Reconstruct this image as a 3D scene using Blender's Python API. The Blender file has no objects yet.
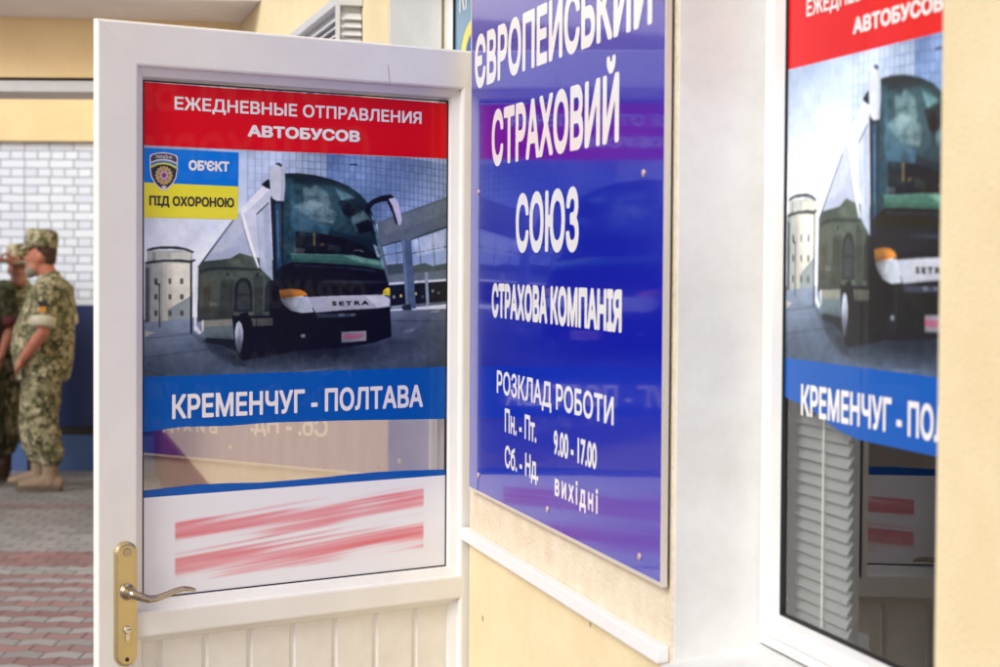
import bpy, bmesh, math, random
import numpy as np
from mathutils import Vector, Matrix, noise
random.seed(7)
rng = np.random.default_rng(11)
scene = bpy.context.scene
COL = scene.collection
YAW = math.radians(14.93)          # camera heading, measured from the facade line

# ------------------------------------------------------------------ helpers
def lin(c):
    return tuple((x/12.92 if x <= .04045 else ((x+.055)/1.055)**2.4) for x in c)
def hexc(h):
    return tuple(int(h[i:i+2], 16)/255 for i in (0, 2, 4))
def link(o, parent=None):
    COL.objects.link(o)
    if parent: o.parent = parent
    return o
def thing(name, label, cat, loc=(0, 0, 0), rz=0.0, group=None):
    o = bpy.data.objects.new(name, None)
    o.empty_display_size = .1
    o.location = loc; o.rotation_euler = (0, 0, rz)
    o['label'] = label; o['category'] = cat
    if group: o['group'] = group
    return link(o)
def obj(name, bm, mat, parent=None, smooth=False):
    me = bpy.data.meshes.new(name)
    if isinstance(bm, bmesh.types.BMesh):
        bmesh.ops.recalc_face_normals(bm, faces=bm.faces)
        bm.to_mesh(me); bm.free()
    else:
        me = bm
    o = bpy.data.objects.new(name, me)
    me.materials.clear()
    for m in (mat if isinstance(mat, (list, tuple)) else [mat]): me.materials.append(m)
    if smooth:
        for p in me.polygons: p.use_smooth = True
    return link(o, parent)
def structure(o):
    o['kind'] = 'structure'; return o
def box(bm, x0, x1, y0, y1, z0, z1, bevel=0.0):
    b = bmesh.new()
    bmesh.ops.create_cube(b, size=1)
    bmesh.ops.scale(b, vec=(x1-x0, y1-y0, z1-z0), verts=b.verts)
    bmesh.ops.translate(b, vec=((x0+x1)/2, (y0+y1)/2, (z0+z1)/2), verts=b.verts)
    if bevel: bmesh.ops.bevel(b, geom=b.edges[:], offset=bevel, segments=2, affect='EDGES', profile=.6)
    merge(bm, b)
def merge(bm, b):
    me = bpy.data.meshes.new('tmp'); b.to_mesh(me); b.free(); bm.from_mesh(me); bpy.data.meshes.remove(me)
def prism(bm, pts, h, axis='y', a0=0.0):
    """closed outline (list of 2-D points) given depth h along an axis"""
    def P(p, d):
        if axis == 'y': return (p[0], a0+d, p[1])
        if axis == 'x': return (a0+d, p[0], p[1])
        return (p[0], p[1], a0+d)
    A = [bm.verts.new(P(p, 0)) for p in pts]; B = [bm.verts.new(P(p, h)) for p in pts]
    n = len(pts)
    bm.faces.new(A); bm.faces.new(B[::-1])
    for i in range(n): bm.faces.new((A[i], A[(i+1) % n], B[(i+1) % n], B[i]))
def sweep_rect(bm, x0, x1, z0, z1, prof, axis='y'):
    """mitred frame: profile of (inset, depth) points swept round a rectangle"""
    loops = []
    for d, y in prof:
        q = [(x0+d, z0+d), (x1-d, z0+d), (x1-d, z1-d), (x0+d, z1-d)]
        loops.append([bm.verts.new((a, y, b) if axis == 'y' else (y, a, b)) for a, b in q])
    m = len(loops)
    for i in range(m):
        L, M = loops[i], loops[(i+1) % m]
        for k in range(4):
            bm.faces.new((L[k], L[(k+1) % 4], M[(k+1) % 4], M[k]))
def sweep_line(bm, x0, x1, prof):
    """bar along x: profile of (z, y) points"""
    A = [bm.verts.new((x0, y, z)) for z, y in prof]; B = [bm.verts.new((x1, y, z)) for z, y in prof]
    n = len(prof); bm.faces.new(A); bm.faces.new(B[::-1])
    for i in range(n): bm.faces.new((A[i], A[(i+1) % n], B[(i+1) % n], B[i]))
def tube(bm, pts, rad, seg=16, flat=None):
    pts = [Vector(p) for p in pts]; rings = []
    up = None
    for i, p in enumerate(pts):
        t = (pts[min(i+1, len(pts)-1)]-pts[max(i-1, 0)]).normalized()
        if up is None:
            a = Vector((0, 0, 1)) if abs(t.z) < .9 else Vector((0, 1, 0))
            up = (a-t*a.dot(t)).normalized()
        else:
            up = (up-t*up.dot(t)).normalized()
        s = t.cross(up)
        r = rad[i]; ra, rb = r if isinstance(r, tuple) else (r, r)
        rings.append([bm.verts.new(p+up*math.cos(q)*ra+s*math.sin(q)*rb) for q in [2*math.pi*k/seg for k in range(seg)]])
    for A, B in zip(rings, rings[1:]):
        for k in range(seg): bm.faces.new((A[k], A[(k+1) % seg], B[(k+1) % seg], B[k]))
    bm.faces.new(rings[0][::-1]); bm.faces.new(rings[-1])
def rings(bm, L, seg=24, sq=1.0):
    R = []
    for cx, cy, z, rx, ry in L:
        ring = []
        for k in range(seg):
            q = 2*math.pi*k/seg; c, s = math.cos(q), math.sin(q)
            ring.append(bm.verts.new((cx+rx*math.copysign(abs(c)**sq, c), cy+ry*math.copysign(abs(s)**sq, s), z)))
        R.append(ring)
    for A, B in zip(R, R[1:]):
        for k in range(seg): bm.faces.new((A[k], A[(k+1) % seg], B[(k+1) % seg], B[k]))
    bm.faces.new(R[0][::-1]); bm.faces.new(R[-1])
def ell(bm, c, r, seg=18):
    b = bmesh.new(); bmesh.ops.create_uvsphere(b, u_segments=seg, v_segments=seg//2+2, radius=1)
    bmesh.ops.scale(b, vec=r, verts=b.verts); bmesh.ops.translate(b, vec=c, verts=b.verts); merge(bm, b)
def disc(bm, c, r, h, axis, seg=20, dome=0.0):
    c = Vector(c); ax = Vector(axis).normalized()
    tube(bm, [c, c+ax*h*.7, c+ax*h], [r, r, r*.8], seg)
def fused(bm, voxel, smooth=6, wrinkle=0.0, wscale=14):
    """melt overlapping closed shapes into one continuous skin"""
    me = bpy.data.meshes.new('tmp'); bmesh.ops.recalc_face_normals(bm, faces=bm.faces); bm.to_mesh(me); bm.free()
    o = bpy.data.objects.new('tmp', me); COL.objects.link(o)
    m = o.modifiers.new('r', 'REMESH'); m.mode = 'VOXEL'; m.voxel_size = voxel; m.adaptivity = 0
    s = o.modifiers.new('s', 'SMOOTH'); s.iterations = smooth; s.factor = .5
    dg = bpy.context.evaluated_depsgraph_get(); dg.update()
    out = bpy.data.meshes.new_from_object(o.evaluated_get(dg))
    COL.objects.unlink(o); bpy.data.objects.remove(o); bpy.data.meshes.remove(me)
    if wrinkle:
        n = len(out.vertices)
        for v in out.vertices:
            p = v.co
            q = Vector((p.x*wscale, p.y*wscale, p.z*wscale*.8+p.x*6))
            v.co = p+v.normal*(abs(noise.noise(q))*1.3-.3+noise.noise(q*2.3)*.4)*wrinkle
    return out

# ------------------------------------------------------------------ materials
def mat(name, col, rough=.5, spec=.5, metal=0.0, var=0.0, vscale=8.0, dark=None, bump=0.0, bscale=200.0, coat=0.0, spots=0.0):
    m = bpy.data.materials.new(name); m.use_nodes = True
    nt = m.node_tree; N = nt.nodes; L = nt.links; b = N['Principled BSDF']
    b.inputs['Roughness'].default_value = rough
    b.inputs['Specular IOR Level'].default_value = spec
    b.inputs['Metallic'].default_value = metal
    b.inputs['Coat Weight'].default_value = coat
    b.inputs['Base Color'].default_value = (*col, 1)
    tc = N.new('ShaderNodeTexCoord')
    last = None
    if var:
        n = N.new('ShaderNodeTexNoise'); n.inputs['Scale'].default_value = vscale; n.inputs['Detail'].default_value = 6
        n.inputs['Roughness'].default_value = .65
        L.new(tc.outputs['Object'], n.inputs['Vector'])
        r = N.new('ShaderNodeValToRGB'); r.color_ramp.elements[0].position = .3; r.color_ramp.elements[1].position = .7
        d = dark or tuple(c*(1-var) for c in col)
        r.color_ramp.elements[0].color = (*d, 1); r.color_ramp.elements[1].color = (*col, 1)
        L.new(n.outputs['Fac'], r.inputs['Fac']); last = r.outputs['Color']
    if spots:
        v = N.new('ShaderNodeTexVoronoi'); v.inputs['Scale'].default_value = spots
        L.new(tc.outputs['Object'], v.inputs['Vector'])
        r = N.new('ShaderNodeValToRGB'); r.color_ramp.elements[0].position = .05; r.color_ramp.elements[1].position = .075
        r.color_ramp.elements[0].color = (1, 1, 1, 1); r.color_ramp.elements[1].color = (0, 0, 0, 1)
        L.new(v.outputs['Distance'], r.inputs['Fac'])
        g = N.new('ShaderNodeMath'); g.operation = 'GREATER_THAN'; g.inputs[1].default_value = .55
        L.new(v.outputs['Color'], g.inputs[0])
        k = N.new('ShaderNodeMath'); k.operation = 'MULTIPLY'; L.new(g.outputs[0], k.inputs[0]); L.new(r.outputs['Color'], k.inputs[1])
        k2 = N.new('ShaderNodeMath'); k2.operation = 'MULTIPLY'; k2.inputs[1].default_value = .75; L.new(k.outputs[0], k2.inputs[0])
        mx = N.new('ShaderNodeMix'); mx.data_type = 'RGBA'
        L.new(k2.outputs[0], mx.inputs['Factor'])
        if last: L.new(last, mx.inputs['A'])
        else: mx.inputs['A'].default_value = (*col, 1)
        mx.inputs['B'].default_value = (.12, .09, .06, 1); last = mx.outputs['Result']
    if last: L.new(last, b.inputs['Base Color'])
    if bump:
        n = N.new('ShaderNodeTexNoise'); n.inputs['Scale'].default_value = bscale; n.inputs['Detail'].default_value = 4
        L.new(tc.outputs['Object'], n.inputs['Vector'])
        bp = N.new('ShaderNodeBump'); bp.inputs['Strength'].default_value = bump; bp.inputs['Distance'].default_value = .004
        L.new(n.outputs['Fac'], bp.inputs['Height']); L.new(bp.outputs['Normal'], b.inputs['Normal'])
    return m
def attr_mat(name, rough=.4, coat=.18, wob=.0):
    m = mat(name, (.5, .5, .5), rough=rough, coat=coat, spec=.25)
    nt = m.node_tree; b = nt.nodes['Principled BSDF']; b.inputs['Coat Roughness'].default_value = .03
    a = nt.nodes.new('ShaderNodeAttribute'); a.attribute_name = 'ink'
    nt.links.new(a.outputs['Color'], b.inputs['Base Color'])
    return m
def glass_mat(name, f0=.08, tint=(.93, .95, .94)):
    m = bpy.data.materials.new(name); m.use_nodes = True
    nt = m.node_tree; N = nt.nodes; L = nt.links; N.remove(N['Principled BSDF'])
    o = N['Material Output']
    t = N.new('ShaderNodeBsdfTransparent'); t.inputs['Color'].default_value = (*tint, 1)
    g = N.new('ShaderNodeBsdfGlossy'); g.inputs['Roughness'].default_value = 0.0
    lw = N.new('ShaderNodeLayerWeight'); lw.inputs['Blend'].default_value = .5
    p = N.new('ShaderNodeMath'); p.operation = 'POWER'; p.inputs[1].default_value = 5; L.new(lw.outputs['Facing'], p.inputs[0])
    q = N.new('ShaderNodeMath'); q.operation = 'MULTIPLY_ADD'; q.inputs[1].default_value = 1-f0; q.inputs[2].default_value = f0; L.new(p.outputs[0], q.inputs[0])
    mx = N.new('ShaderNodeMixShader')
    L.new(q.outputs[0], mx.inputs['Fac']); L.new(t.outputs[0], mx.inputs[1]); L.new(g.outputs[0], mx.inputs[2])
    L.new(mx.outputs[0], o.inputs['Surface'])
    return m
M = {}
M['pvc'] = mat('white_pvc', (.785, .79, .79), rough=.32, var=.07, vscale=7, spec=.45)
M['pvc_old'] = mat('weathered_pvc', (.79, .79, .785), rough=.42, var=.10, vscale=13, dark=(.70, .69, .66), spec=.4)
M['gasket'] = mat('black_rubber', (.012, .012, .014), rough=.6)
M['plaster'] = mat('yellow_plaster', (.81, .695, .455), rough=.9, var=.16, vscale=5, dark=(.73, .61, .37), bump=.5, bscale=160, spots=9)
M['plaster_pale'] = mat('cream_plaster', (.78, .70, .56), rough=.9, var=.3, vscale=14, dark=(.68, .58, .42), bump=1.0, bscale=110, spots=12)
M['plaster_beam'] = mat('ochre_plaster', (.86, .68, .40), rough=.9, var=.14, vscale=4, dark=(.80, .61, .34), bump=.8, bscale=60)
M['reveal'] = mat('white_painted_render', (.74, .75, .75), rough=.6, var=.10, vscale=7, dark=(.62, .62, .61), bump=.15, bscale=90, spots=6)
M['trim'] = mat('white_paint_trim', (.82, .82, .83), rough=.5, var=.06, vscale=20)
M['grey_paint'] = mat('grey_paint', (.62, .64, .68), rough=.6, var=.12, vscale=5)
M['soffit'] = mat('lilac_grey_soffit', (.80, .78, .81), rough=.8, var=.10, vscale=3)
M['plinth_red'] = mat('maroon_paint', (.22, .035, .05), rough=.6, var=.2, vscale=6)
M['sign_blue'] = mat('blue_sign_enamel', (.004, .010, .42), rough=.18, spec=.25, coat=.70, bump=.10, bscale=4.5)
M['sign_blue'].node_tree.nodes['Principled BSDF'].inputs['Coat Roughness'].default_value = .045
_n = M['sign_blue'].node_tree; _n.links.new([q for q in _n.nodes if q.type == 'BUMP'][0].outputs['Normal'], _n.nodes['Principled BSDF'].inputs['Coat Normal'])
M['sign_edge'] = mat('aluminium_edge', (.72, .66, .58), rough=.4, metal=.3)
M['letter'] = mat('white_vinyl', (.84, .84, .86), rough=.3, coat=.4)
M['letter_dark'] = mat('brown_ink', (.035, .025, .008), rough=.4, coat=.4)
M['letter_black'] = mat('black_ink', (.01, .01, .012), rough=.4)
M['letter_pink'] = mat('pink_ink', (.62, .03, .16), rough=.4)
M['red'] = mat('red_print', (.74, .0, .006), rough=.4, coat=.2, spec=.15, var=.06, vscale=7)
M['blue'] = mat('blue_print', (.0, .095, .46), rough=.4, coat=.2, spec=.15, var=.05, vscale=7)
M['sky_blue'] = mat('light_blue_print', (.0, .19, .78), rough=.4, coat=.2, spec=.15)
M['yellow'] = mat('yellow_print', (.86, .80, .008), rough=.3, coat=.5)
M['screw'] = mat('pale_screw', (.74, .55, .48), rough=.35, metal=.5)
M['brass'] = mat('brass', (.58, .48, .27), rough=.28, metal=.85, var=.14, vscale=18)
M['brass_dull'] = mat('antique_brass', (.46, .40, .31), rough=.25, metal=.95, var=.2, vscale=30)
M['steel'] = mat('steel', (.62, .60, .55), rough=.25, metal=.9)
M['dark'] = mat('dark_recess', (.03, .028, .025), rough=.8)
M['scratch'] = mat('rust_scratch', (.50, .36, .26), rough=.8)
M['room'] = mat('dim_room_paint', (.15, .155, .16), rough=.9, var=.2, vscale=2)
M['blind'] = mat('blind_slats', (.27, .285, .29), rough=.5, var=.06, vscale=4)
M['pane'] = glass_mat('glazing', .13)
M['door_pane'] = glass_mat('shade_tinted_glazing', .20, (.62, .58, .64))  # tint dims the view through, standing in for shade behind the clear glass
M['navy'] = mat('navy_dado_paint', (.022, .040, .150), rough=.45, var=.25, vscale=3, bump=.4, bscale=12)
M['plinth_blue'] = mat('blue_plinth_paint', (.075, .15, .38), rough=.6, var=.18, vscale=4)
M['wall_core'] = mat('roof_felt', (.18, .18, .18), rough=.9, var=.2)
M['ink'] = attr_mat('printed_film')

def brick_mat():
    m = mat('white_painted_brick', (.80, .82, .86), rough=.7)
    nt = m.node_tree; N = nt.nodes; L = nt.links; b = N['Principled BSDF']
    tc = N.new('ShaderNodeTexCoord'); sp = N.new('ShaderNodeSeparateXYZ'); cb = N.new('ShaderNodeCombineXYZ')
    L.new(tc.outputs['Object'], sp.inputs[0]); L.new(sp.outputs['X'], cb.inputs['X']); L.new(sp.outputs['Z'], cb.inputs['Y'])
    n = N.new('ShaderNodeTexNoise'); n.inputs['Scale'].default_value = 9
    L.new(cb.outputs[0], n.inputs['Vector'])
    va = N.new('ShaderNodeVectorMath'); va.operation = 'MULTIPLY_ADD'; va.inputs[1].default_value = (.012, .012, 0)
    L.new(n.outputs['Color'], va.inputs[0]); L.new(cb.outputs[0], va.inputs[2])
    k = N.new('ShaderNodeTexBrick'); k.inputs['Scale'].default_value = 1
    k.inputs['Brick Width'].default_value = .185; k.inputs['Row Height'].default_value = .0655
    k.inputs['Mortar Size'].default_value = .0055; k.inputs['Mortar Smooth'].default_value = .3
    k.inputs['Color1'].default_value = (.74, .82, .96, 1); k.inputs['Color2'].default_value = (.63, .71, .88, 1)
    k.inputs['Mortar'].default_value = (.27, .30, .38, 1); k.inputs['Bias'].default_value = -.2
    k.offset = .5; k.squash = .55; k.squash_frequency = 2
    L.new(va.outputs[0], k.inputs['Vector']); L.new(k.outputs['Color'], b.inputs['Base Color'])
    bp = N.new('ShaderNodeBump'); bp.inputs['Strength'].default_value = .5; bp.inputs['Distance'].default_value = .006; bp.invert = True
    L.new(k.outputs['Fac'], bp.inputs['Height']); L.new(bp.outputs['Normal'], b.inputs['Normal'])
    return m
M['brick'] = brick_mat()

def paver_mat():
    m = mat('paving_blocks', (.3, .3, .3), rough=.75)
    nt = m.node_tree; N = nt.nodes; L = nt.links; b = N['Principled BSDF']
    def math_(op, a, c=None):
        q = N.new('ShaderNodeMath'); q.operation = op
        for i, x in enumerate((a, c)):
            if x is None: continue
            if isinstance(x, (int, float)): q.inputs[i].default_value = x
            else: L.new(x, q.inputs[i])
        return q.outputs[0]
    tc = N.new('ShaderNodeTexCoord'); sp = N.new('ShaderNodeSeparateXYZ'); L.new(tc.outputs['Object'], sp.inputs[0])
    X, Y = sp.outputs['X'], sp.outputs['Y']
    zig = math_('MULTIPLY', math_('PINGPONG', X, .08), .5)             # wavy-edged blocks
    y2 = math_('ADD', Y, zig)
    cb = N.new('ShaderNodeCombineXYZ'); L.new(X, cb.inputs['X']); L.new(y2, cb.inputs['Y'])
    k = N.new('ShaderNodeTexBrick'); k.inputs['Scale'].default_value = 1
    k.inputs['Brick Width'].default_value = .16; k.inputs['Row Height'].default_value = .12
    k.inputs['Mortar Size'].default_value = .006; k.inputs['Mortar Smooth'].default_value = .4
    k.inputs['Color1'].default_value = (1, 1, 1, 1); k.inputs['Color2'].default_value = (.72, .72, .74, 1); k.inputs['Mortar'].default_value = (.42, .40, .40, 1)
    L.new(cb.outputs[0], k.inputs['Vector'])
    row = math_('MODULO', math_('FLOOR', math_('DIVIDE', y2, .12)), 2)
    near = math_('LESS_THAN', y2, 9.24)
    band = math_('MULTIPLY', math_('GREATER_THAN', y2, 9.36), math_('LESS_THAN', y2, 9.84))
    band2 = math_('MULTIPLY', math_('GREATER_THAN', y2, 11.52), math_('LESS_THAN', y2, 11.76))
    red = math_('MAXIMUM', math_('MAXIMUM', math_('MULTIPLY', row, near), band), math_('MULTIPLY', band2, .6))
    n = N.new('ShaderNodeTexNoise'); n.inputs['Scale'].default_value = 2.2; n.inputs['Detail'].default_value = 8; n.inputs['Roughness'].default_value = .7
    L.new(tc.outputs['Object'], n.inputs['Vector'])
    redw = math_('MULTIPLY', red, math_('ADD', .18, math_('MULTIPLY', n.outputs['Fac'], .85)))
    mx = N.new('ShaderNodeMix'); mx.data_type = 'RGBA'; L.new(redw, mx.inputs['Factor'])
    mx.inputs['A'].default_value = (.34, .34, .355, 1); mx.inputs['B'].default_value = (.29, .085, .09, 1)
    m2 = N.new('ShaderNodeMix'); m2.data_type = 'RGBA'; m2.blend_type = 'MULTIPLY'; m2.inputs['Factor'].default_value = 1
    L.new(mx.outputs['Result'], m2.inputs['A']); L.new(k.outputs['Color'], m2.inputs['B'])
    m3 = N.new('ShaderNodeMix'); m3.data_type = 'RGBA'; m3.blend_type = 'MULTIPLY'; m3.inputs['Factor'].default_value = .6
    L.new(m2.outputs['Result'], m3.inputs['A'])
    r = N.new('ShaderNodeValToRGB'); r.color_ramp.elements[0].color = (.55, .53, .52, 1); r.color_ramp.elements[1].color = (1.15, 1.15, 1.15, 1)
    L.new(n.outputs['Fac'], r.inputs['Fac']); L.new(r.outputs['Color'], m3.inputs['B'])
    L.new(m3.outputs['Result'], b.inputs['Base Color'])
    bp = N.new('ShaderNodeBump'); bp.inputs['Strength'].default_value = .6; bp.inputs['Distance'].default_value = .006; bp.invert = True
    L.new(k.outputs['Fac'], bp.inputs['Height']); L.new(bp.outputs['Normal'], b.inputs['Normal'])
    return m
M['paving'] = paver_mat()

def camo_mat(name, cols, px=.014, seed=0.0):
    m = mat(name, cols[0], rough=.9, spec=.2)
    nt = m.node_tree; N = nt.nodes; L = nt.links; b = N['Principled BSDF']
    tc = N.new('ShaderNodeTexCoord')
    ad = N.new('ShaderNodeVectorMath'); ad.operation = 'ADD'; ad.inputs[1].default_value = (seed, seed*.7, 0); L.new(tc.outputs['Object'], ad.inputs[0])
    sn = N.new('ShaderNodeVectorMath'); sn.operation = 'SNAP'; sn.inputs[1].default_value = (px, px, px); L.new(ad.outputs[0], sn.inputs[0])
    cur = None
    for i, (c, s, th) in enumerate(cols[1]):
        n = N.new('ShaderNodeTexNoise'); n.inputs['Scale'].default_value = s; n.inputs['Detail'].default_value = 3; n.inputs['Roughness'].default_value = .7
        n.noise_dimensions = '4D'; n.inputs['W'].default_value = i*7.3+seed
        L.new(sn.outputs[0], n.inputs['Vector'])
        g = N.new('ShaderNodeMath'); g.operation = 'GREATER_THAN'; g.inputs[1].default_value = th; L.new(n.outputs['Fac'], g.inputs[0])
        mx = N.new('ShaderNodeMix'); mx.data_type = 'RGBA'; L.new(g.outputs[0], mx.inputs['Factor'])
        if cur is None: mx.inputs['A'].default_value = (*cols[0], 1)
        else: L.new(cur, mx.inputs['A'])
        mx.inputs['B'].default_value = (*c, 1); cur = mx.outputs['Result']
    L.new(cur, b.inputs['Base Color'])
    return m
PIX = ((.26, .245, .15), [((.095, .10, .052), 16, .50), ((.46, .42, .29), 18, .555), ((.045, .038, .022), 22, .585), ((.30, .19, .09), 10, .64), ((.60, .57, .44), 30, .63)])
M['camo'] = camo_mat('pixel_camouflage', PIX, px=.011)
M['camo_dark'] = camo_mat('dark_camouflage', ((.06, .065, .035), [((.03, .03, .018), 11, .5), ((.12, .11, .06), 13, .58)]), seed=3.1)
M['skin'] = mat('tanned_skin', (.47, .20, .13), rough=.55, var=.25, vscale=20, dark=(.40, .13, .085))
M['skin_pale'] = mat('ruddy_skin', (.46, .22, .16), rough=.55, var=.25, vscale=20, dark=(.36, .14, .10))
M['beard'] = mat('grey_beard', (.34, .30, .25), rough=.95, var=.5, vscale=60, bump=1, bscale=200)
M['hair'] = mat('brown_hair', (.07, .035, .025), rough=.9, var=.4, vscale=60)
M['cuff'] = mat('pale_lining', (.55, .52, .42), rough=.95, var=.1, vscale=20)
M['boot'] = mat('tan_suede', (.34, .25, .18), rough=.85, var=.25, vscale=25)
M['boot_brown'] = mat('brown_leather', (.09, .035, .02), rough=.6, var=.3, vscale=20)
M['boot_black'] = mat('black_leather', (.012, .012, .014), rough=.5)
M['sole'] = mat('rubber_sole', (.12, .10, .08), rough=.9)
M['maroon'] = mat('maroon_cloth', (.08, .012, .02), rough=.9)
M['orange'] = mat('orange_patch', (.70, .30, .03), rough=.8)
M['patch_dark'] = mat('dark_patch', (.03, .025, .04), rough=.8)
M['eye'] = mat('eye', (.03, .025, .02), rough=.2)

# ------------------------------------------------------------------ lettering
_caps = {}
def glyphs(body, spacing=1.0):
    cu = bpy.data.curves.new('tmp', 'FONT'); cu.body = body; cu.size = 1; cu.space_character = spacing
    cu.resolution_u = 5; cu.dimensions = '2D'; cu.fill_mode = 'NONE'
    o = bpy.data.objects.new('tmp', cu); COL.objects.link(o)
    dg = bpy.context.evaluated_depsgraph_get(); dg.update()
    me = bpy.data.meshes.new_from_object(o.evaluated_get(dg))
    COL.objects.unlink(o); bpy.data.objects.remove(o); bpy.data.curves.remove(cu)
    co = np.array([v.co[:2] for v in me.vertices]); T = np.array([e.vertices[:] for e in me.edges])
    bpy.data.meshes.remove(me)
    return co, T
def letter_sheet(body, bold, spacing, S):
    """strokes of the built-in face, thickened by `bold` em and re-contoured: returns points (em), faces, x0, x1"""
    co, T = glyphs(body, spacing)
    K = 3; h = 1.0/(S*K); pad = bold+4.0/S
    ox, oy = co[:, 0].min()-pad, co[:, 1].min()-pad
    nx = (int((co[:, 0].max()+pad-ox)*S)+2)*K; ny = (int((co[:, 1].max()+pad-oy)*S)+2)*K
    m = np.zeros((ny, nx), bool)
    P = (co-np.array([ox, oy]))/h
    # outlines walked in drawing order; a point is inside where the winding is not zero
    nxt = {}
    for a, b in T: nxt.setdefault(int(a), []).append(int(b)); nxt.setdefault(int(b), []).append(int(a))
    wind = np.zeros((ny, nx+1), np.int32); seen = set()
    for v0 in range(len(P)):
        if v0 in seen or v0 not in nxt: continue
        loop = [v0]; seen.add(v0); cur = min(nxt[v0], key=lambda q: abs(q-v0-1))
        while cur != v0 and cur not in seen:
            loop.append(cur); seen.add(cur)
            c2 = [q for q in nxt[cur] if q != loop[-2]]
            if not c2: break
            cur = c2[0]
        for k in range(len(loop)):
            (ax, ay), (bx, by) = P[loop[k]], P[loop[(k+1) % len(loop)]]
            if ay == by: continue
            d = 1 if by > ay else -1
            y0, y1 = sorted((ay, by)); rows = np.arange(math.ceil(y0-.5), math.ceil(y1-.5))
            if not len(rows): continue
            xs = np.ceil(ax+(rows+.5-ay)*(bx-ax)/(by-ay)-.5).astype(int)
            np.add.at(wind, (rows, np.clip(xs, 0, nx)), d)
    m = np.cumsum(wind, axis=1)[:, :nx] != 0
    r = bold/h; out = m.copy(); R_ = int(r)
    for dy in range(-R_, R_+1):
        w = int(math.sqrt(max(r*r-dy*dy, 0)))
        row = np.zeros_like(m); src = m[max(0, -dy):ny-max(0, dy)]
        acc = src.copy()
        cs = np.cumsum(np.pad(src.astype(np.int32), ((0, 0), (w+1, w))), axis=1)
        acc = (cs[:, 2*w+1:]-cs[:, :-(2*w+1)]) > 0
        row[max(0, dy):ny-max(0, -dy)] = acc[:, :nx]
        out |= row
    f = out.reshape(ny//K, K, nx//K, K).mean((1, 3))
    g = np.pad(f, 1); f = (g[1:-1, 1:-1]*4+g[:-2, 1:-1]+g[2:, 1:-1]+g[1:-1, :-2]+g[1:-1, 2:])/8
    H, W = f.shape; ins = f > .5
    verts = []; vid = {}
    def gp(y, x):
        k = (y, x)
        if k not in vid: vid[k] = len(verts); verts.append((ox+(x+.5)/S, oy+(y+.5)/S))
        return vid[k]
    def ep(y0, x0, y1, x1):
        if (y1, x1) < (y0, x0): y0, x0, y1, x1 = y1, x1, y0, x0
        k = (y0, x0, y1, x1)
        if k not in vid:
            a, b = f[y0, x0], f[y1, x1]; t = (.5-a)/(b-a)
            vid[k] = len(verts); verts.append((ox+(x0+(x1-x0)*t+.5)/S, oy+(y0+(y1-y0)*t+.5)/S))
        return vid[k]
    n = ins[:-1, :-1].astype(int)+ins[1:, :-1]+ins[:-1, 1:]+ins[1:, 1:]
    faces = []
    for y, x in zip(*np.nonzero(n)):
        y, x = int(y), int(x)
        C = ((y, x), (y, x+1), (y+1, x+1), (y+1, x))
        if n[y, x] == 4: faces.append([gp(*c) for c in C]); continue
        F = []
        for k in range(4):
            p, q = C[k], C[(k+1) % 4]
            if ins[p]: F.append(gp(*p))
            if ins[p] != ins[q]: F.append(ep(*p, *q))
        if len(F) > 2: faces.append(F)
    return np.array(verts), faces
def text(body, origin, xdir, width, cap, material, parent, bold=.02, spacing=1.0, up=(0, 0, 1), name='lettering', slope=0.0, S=56):
    """flat cut lettering: fitted to a run width and a capital height, baseline at origin"""
    co, faces = letter_sheet(body, bold, spacing, S)
    if 'cap' not in _caps:
        c2, _e = glyphs('Н'); _caps['cap'] = (c2[:, 1].min(), c2[:, 1].max())
    b0, b1 = _caps['cap'][0]-bold, _caps['cap'][1]+bold
    x0, x1 = co[:, 0].min(), co[:, 0].max()
    sx = width/(x1-x0); sy = cap/(b1-b0)
    X = Vector(xdir).normalized(); U = Vector(up); O = Vector(origin)
    px = (co[:, 0]-x0)*sx; py = (co[:, 1]-b0)*sy+px*slope
    out = np.array(O)[None]+px[:, None]*np.array(X)[None]+py[:, None]*np.array(U)[None]
    me = bpy.data.meshes.new(name); me.from_pydata(out.tolist(), [], faces); me.update()
    return obj(name, me, material, parent)

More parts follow.
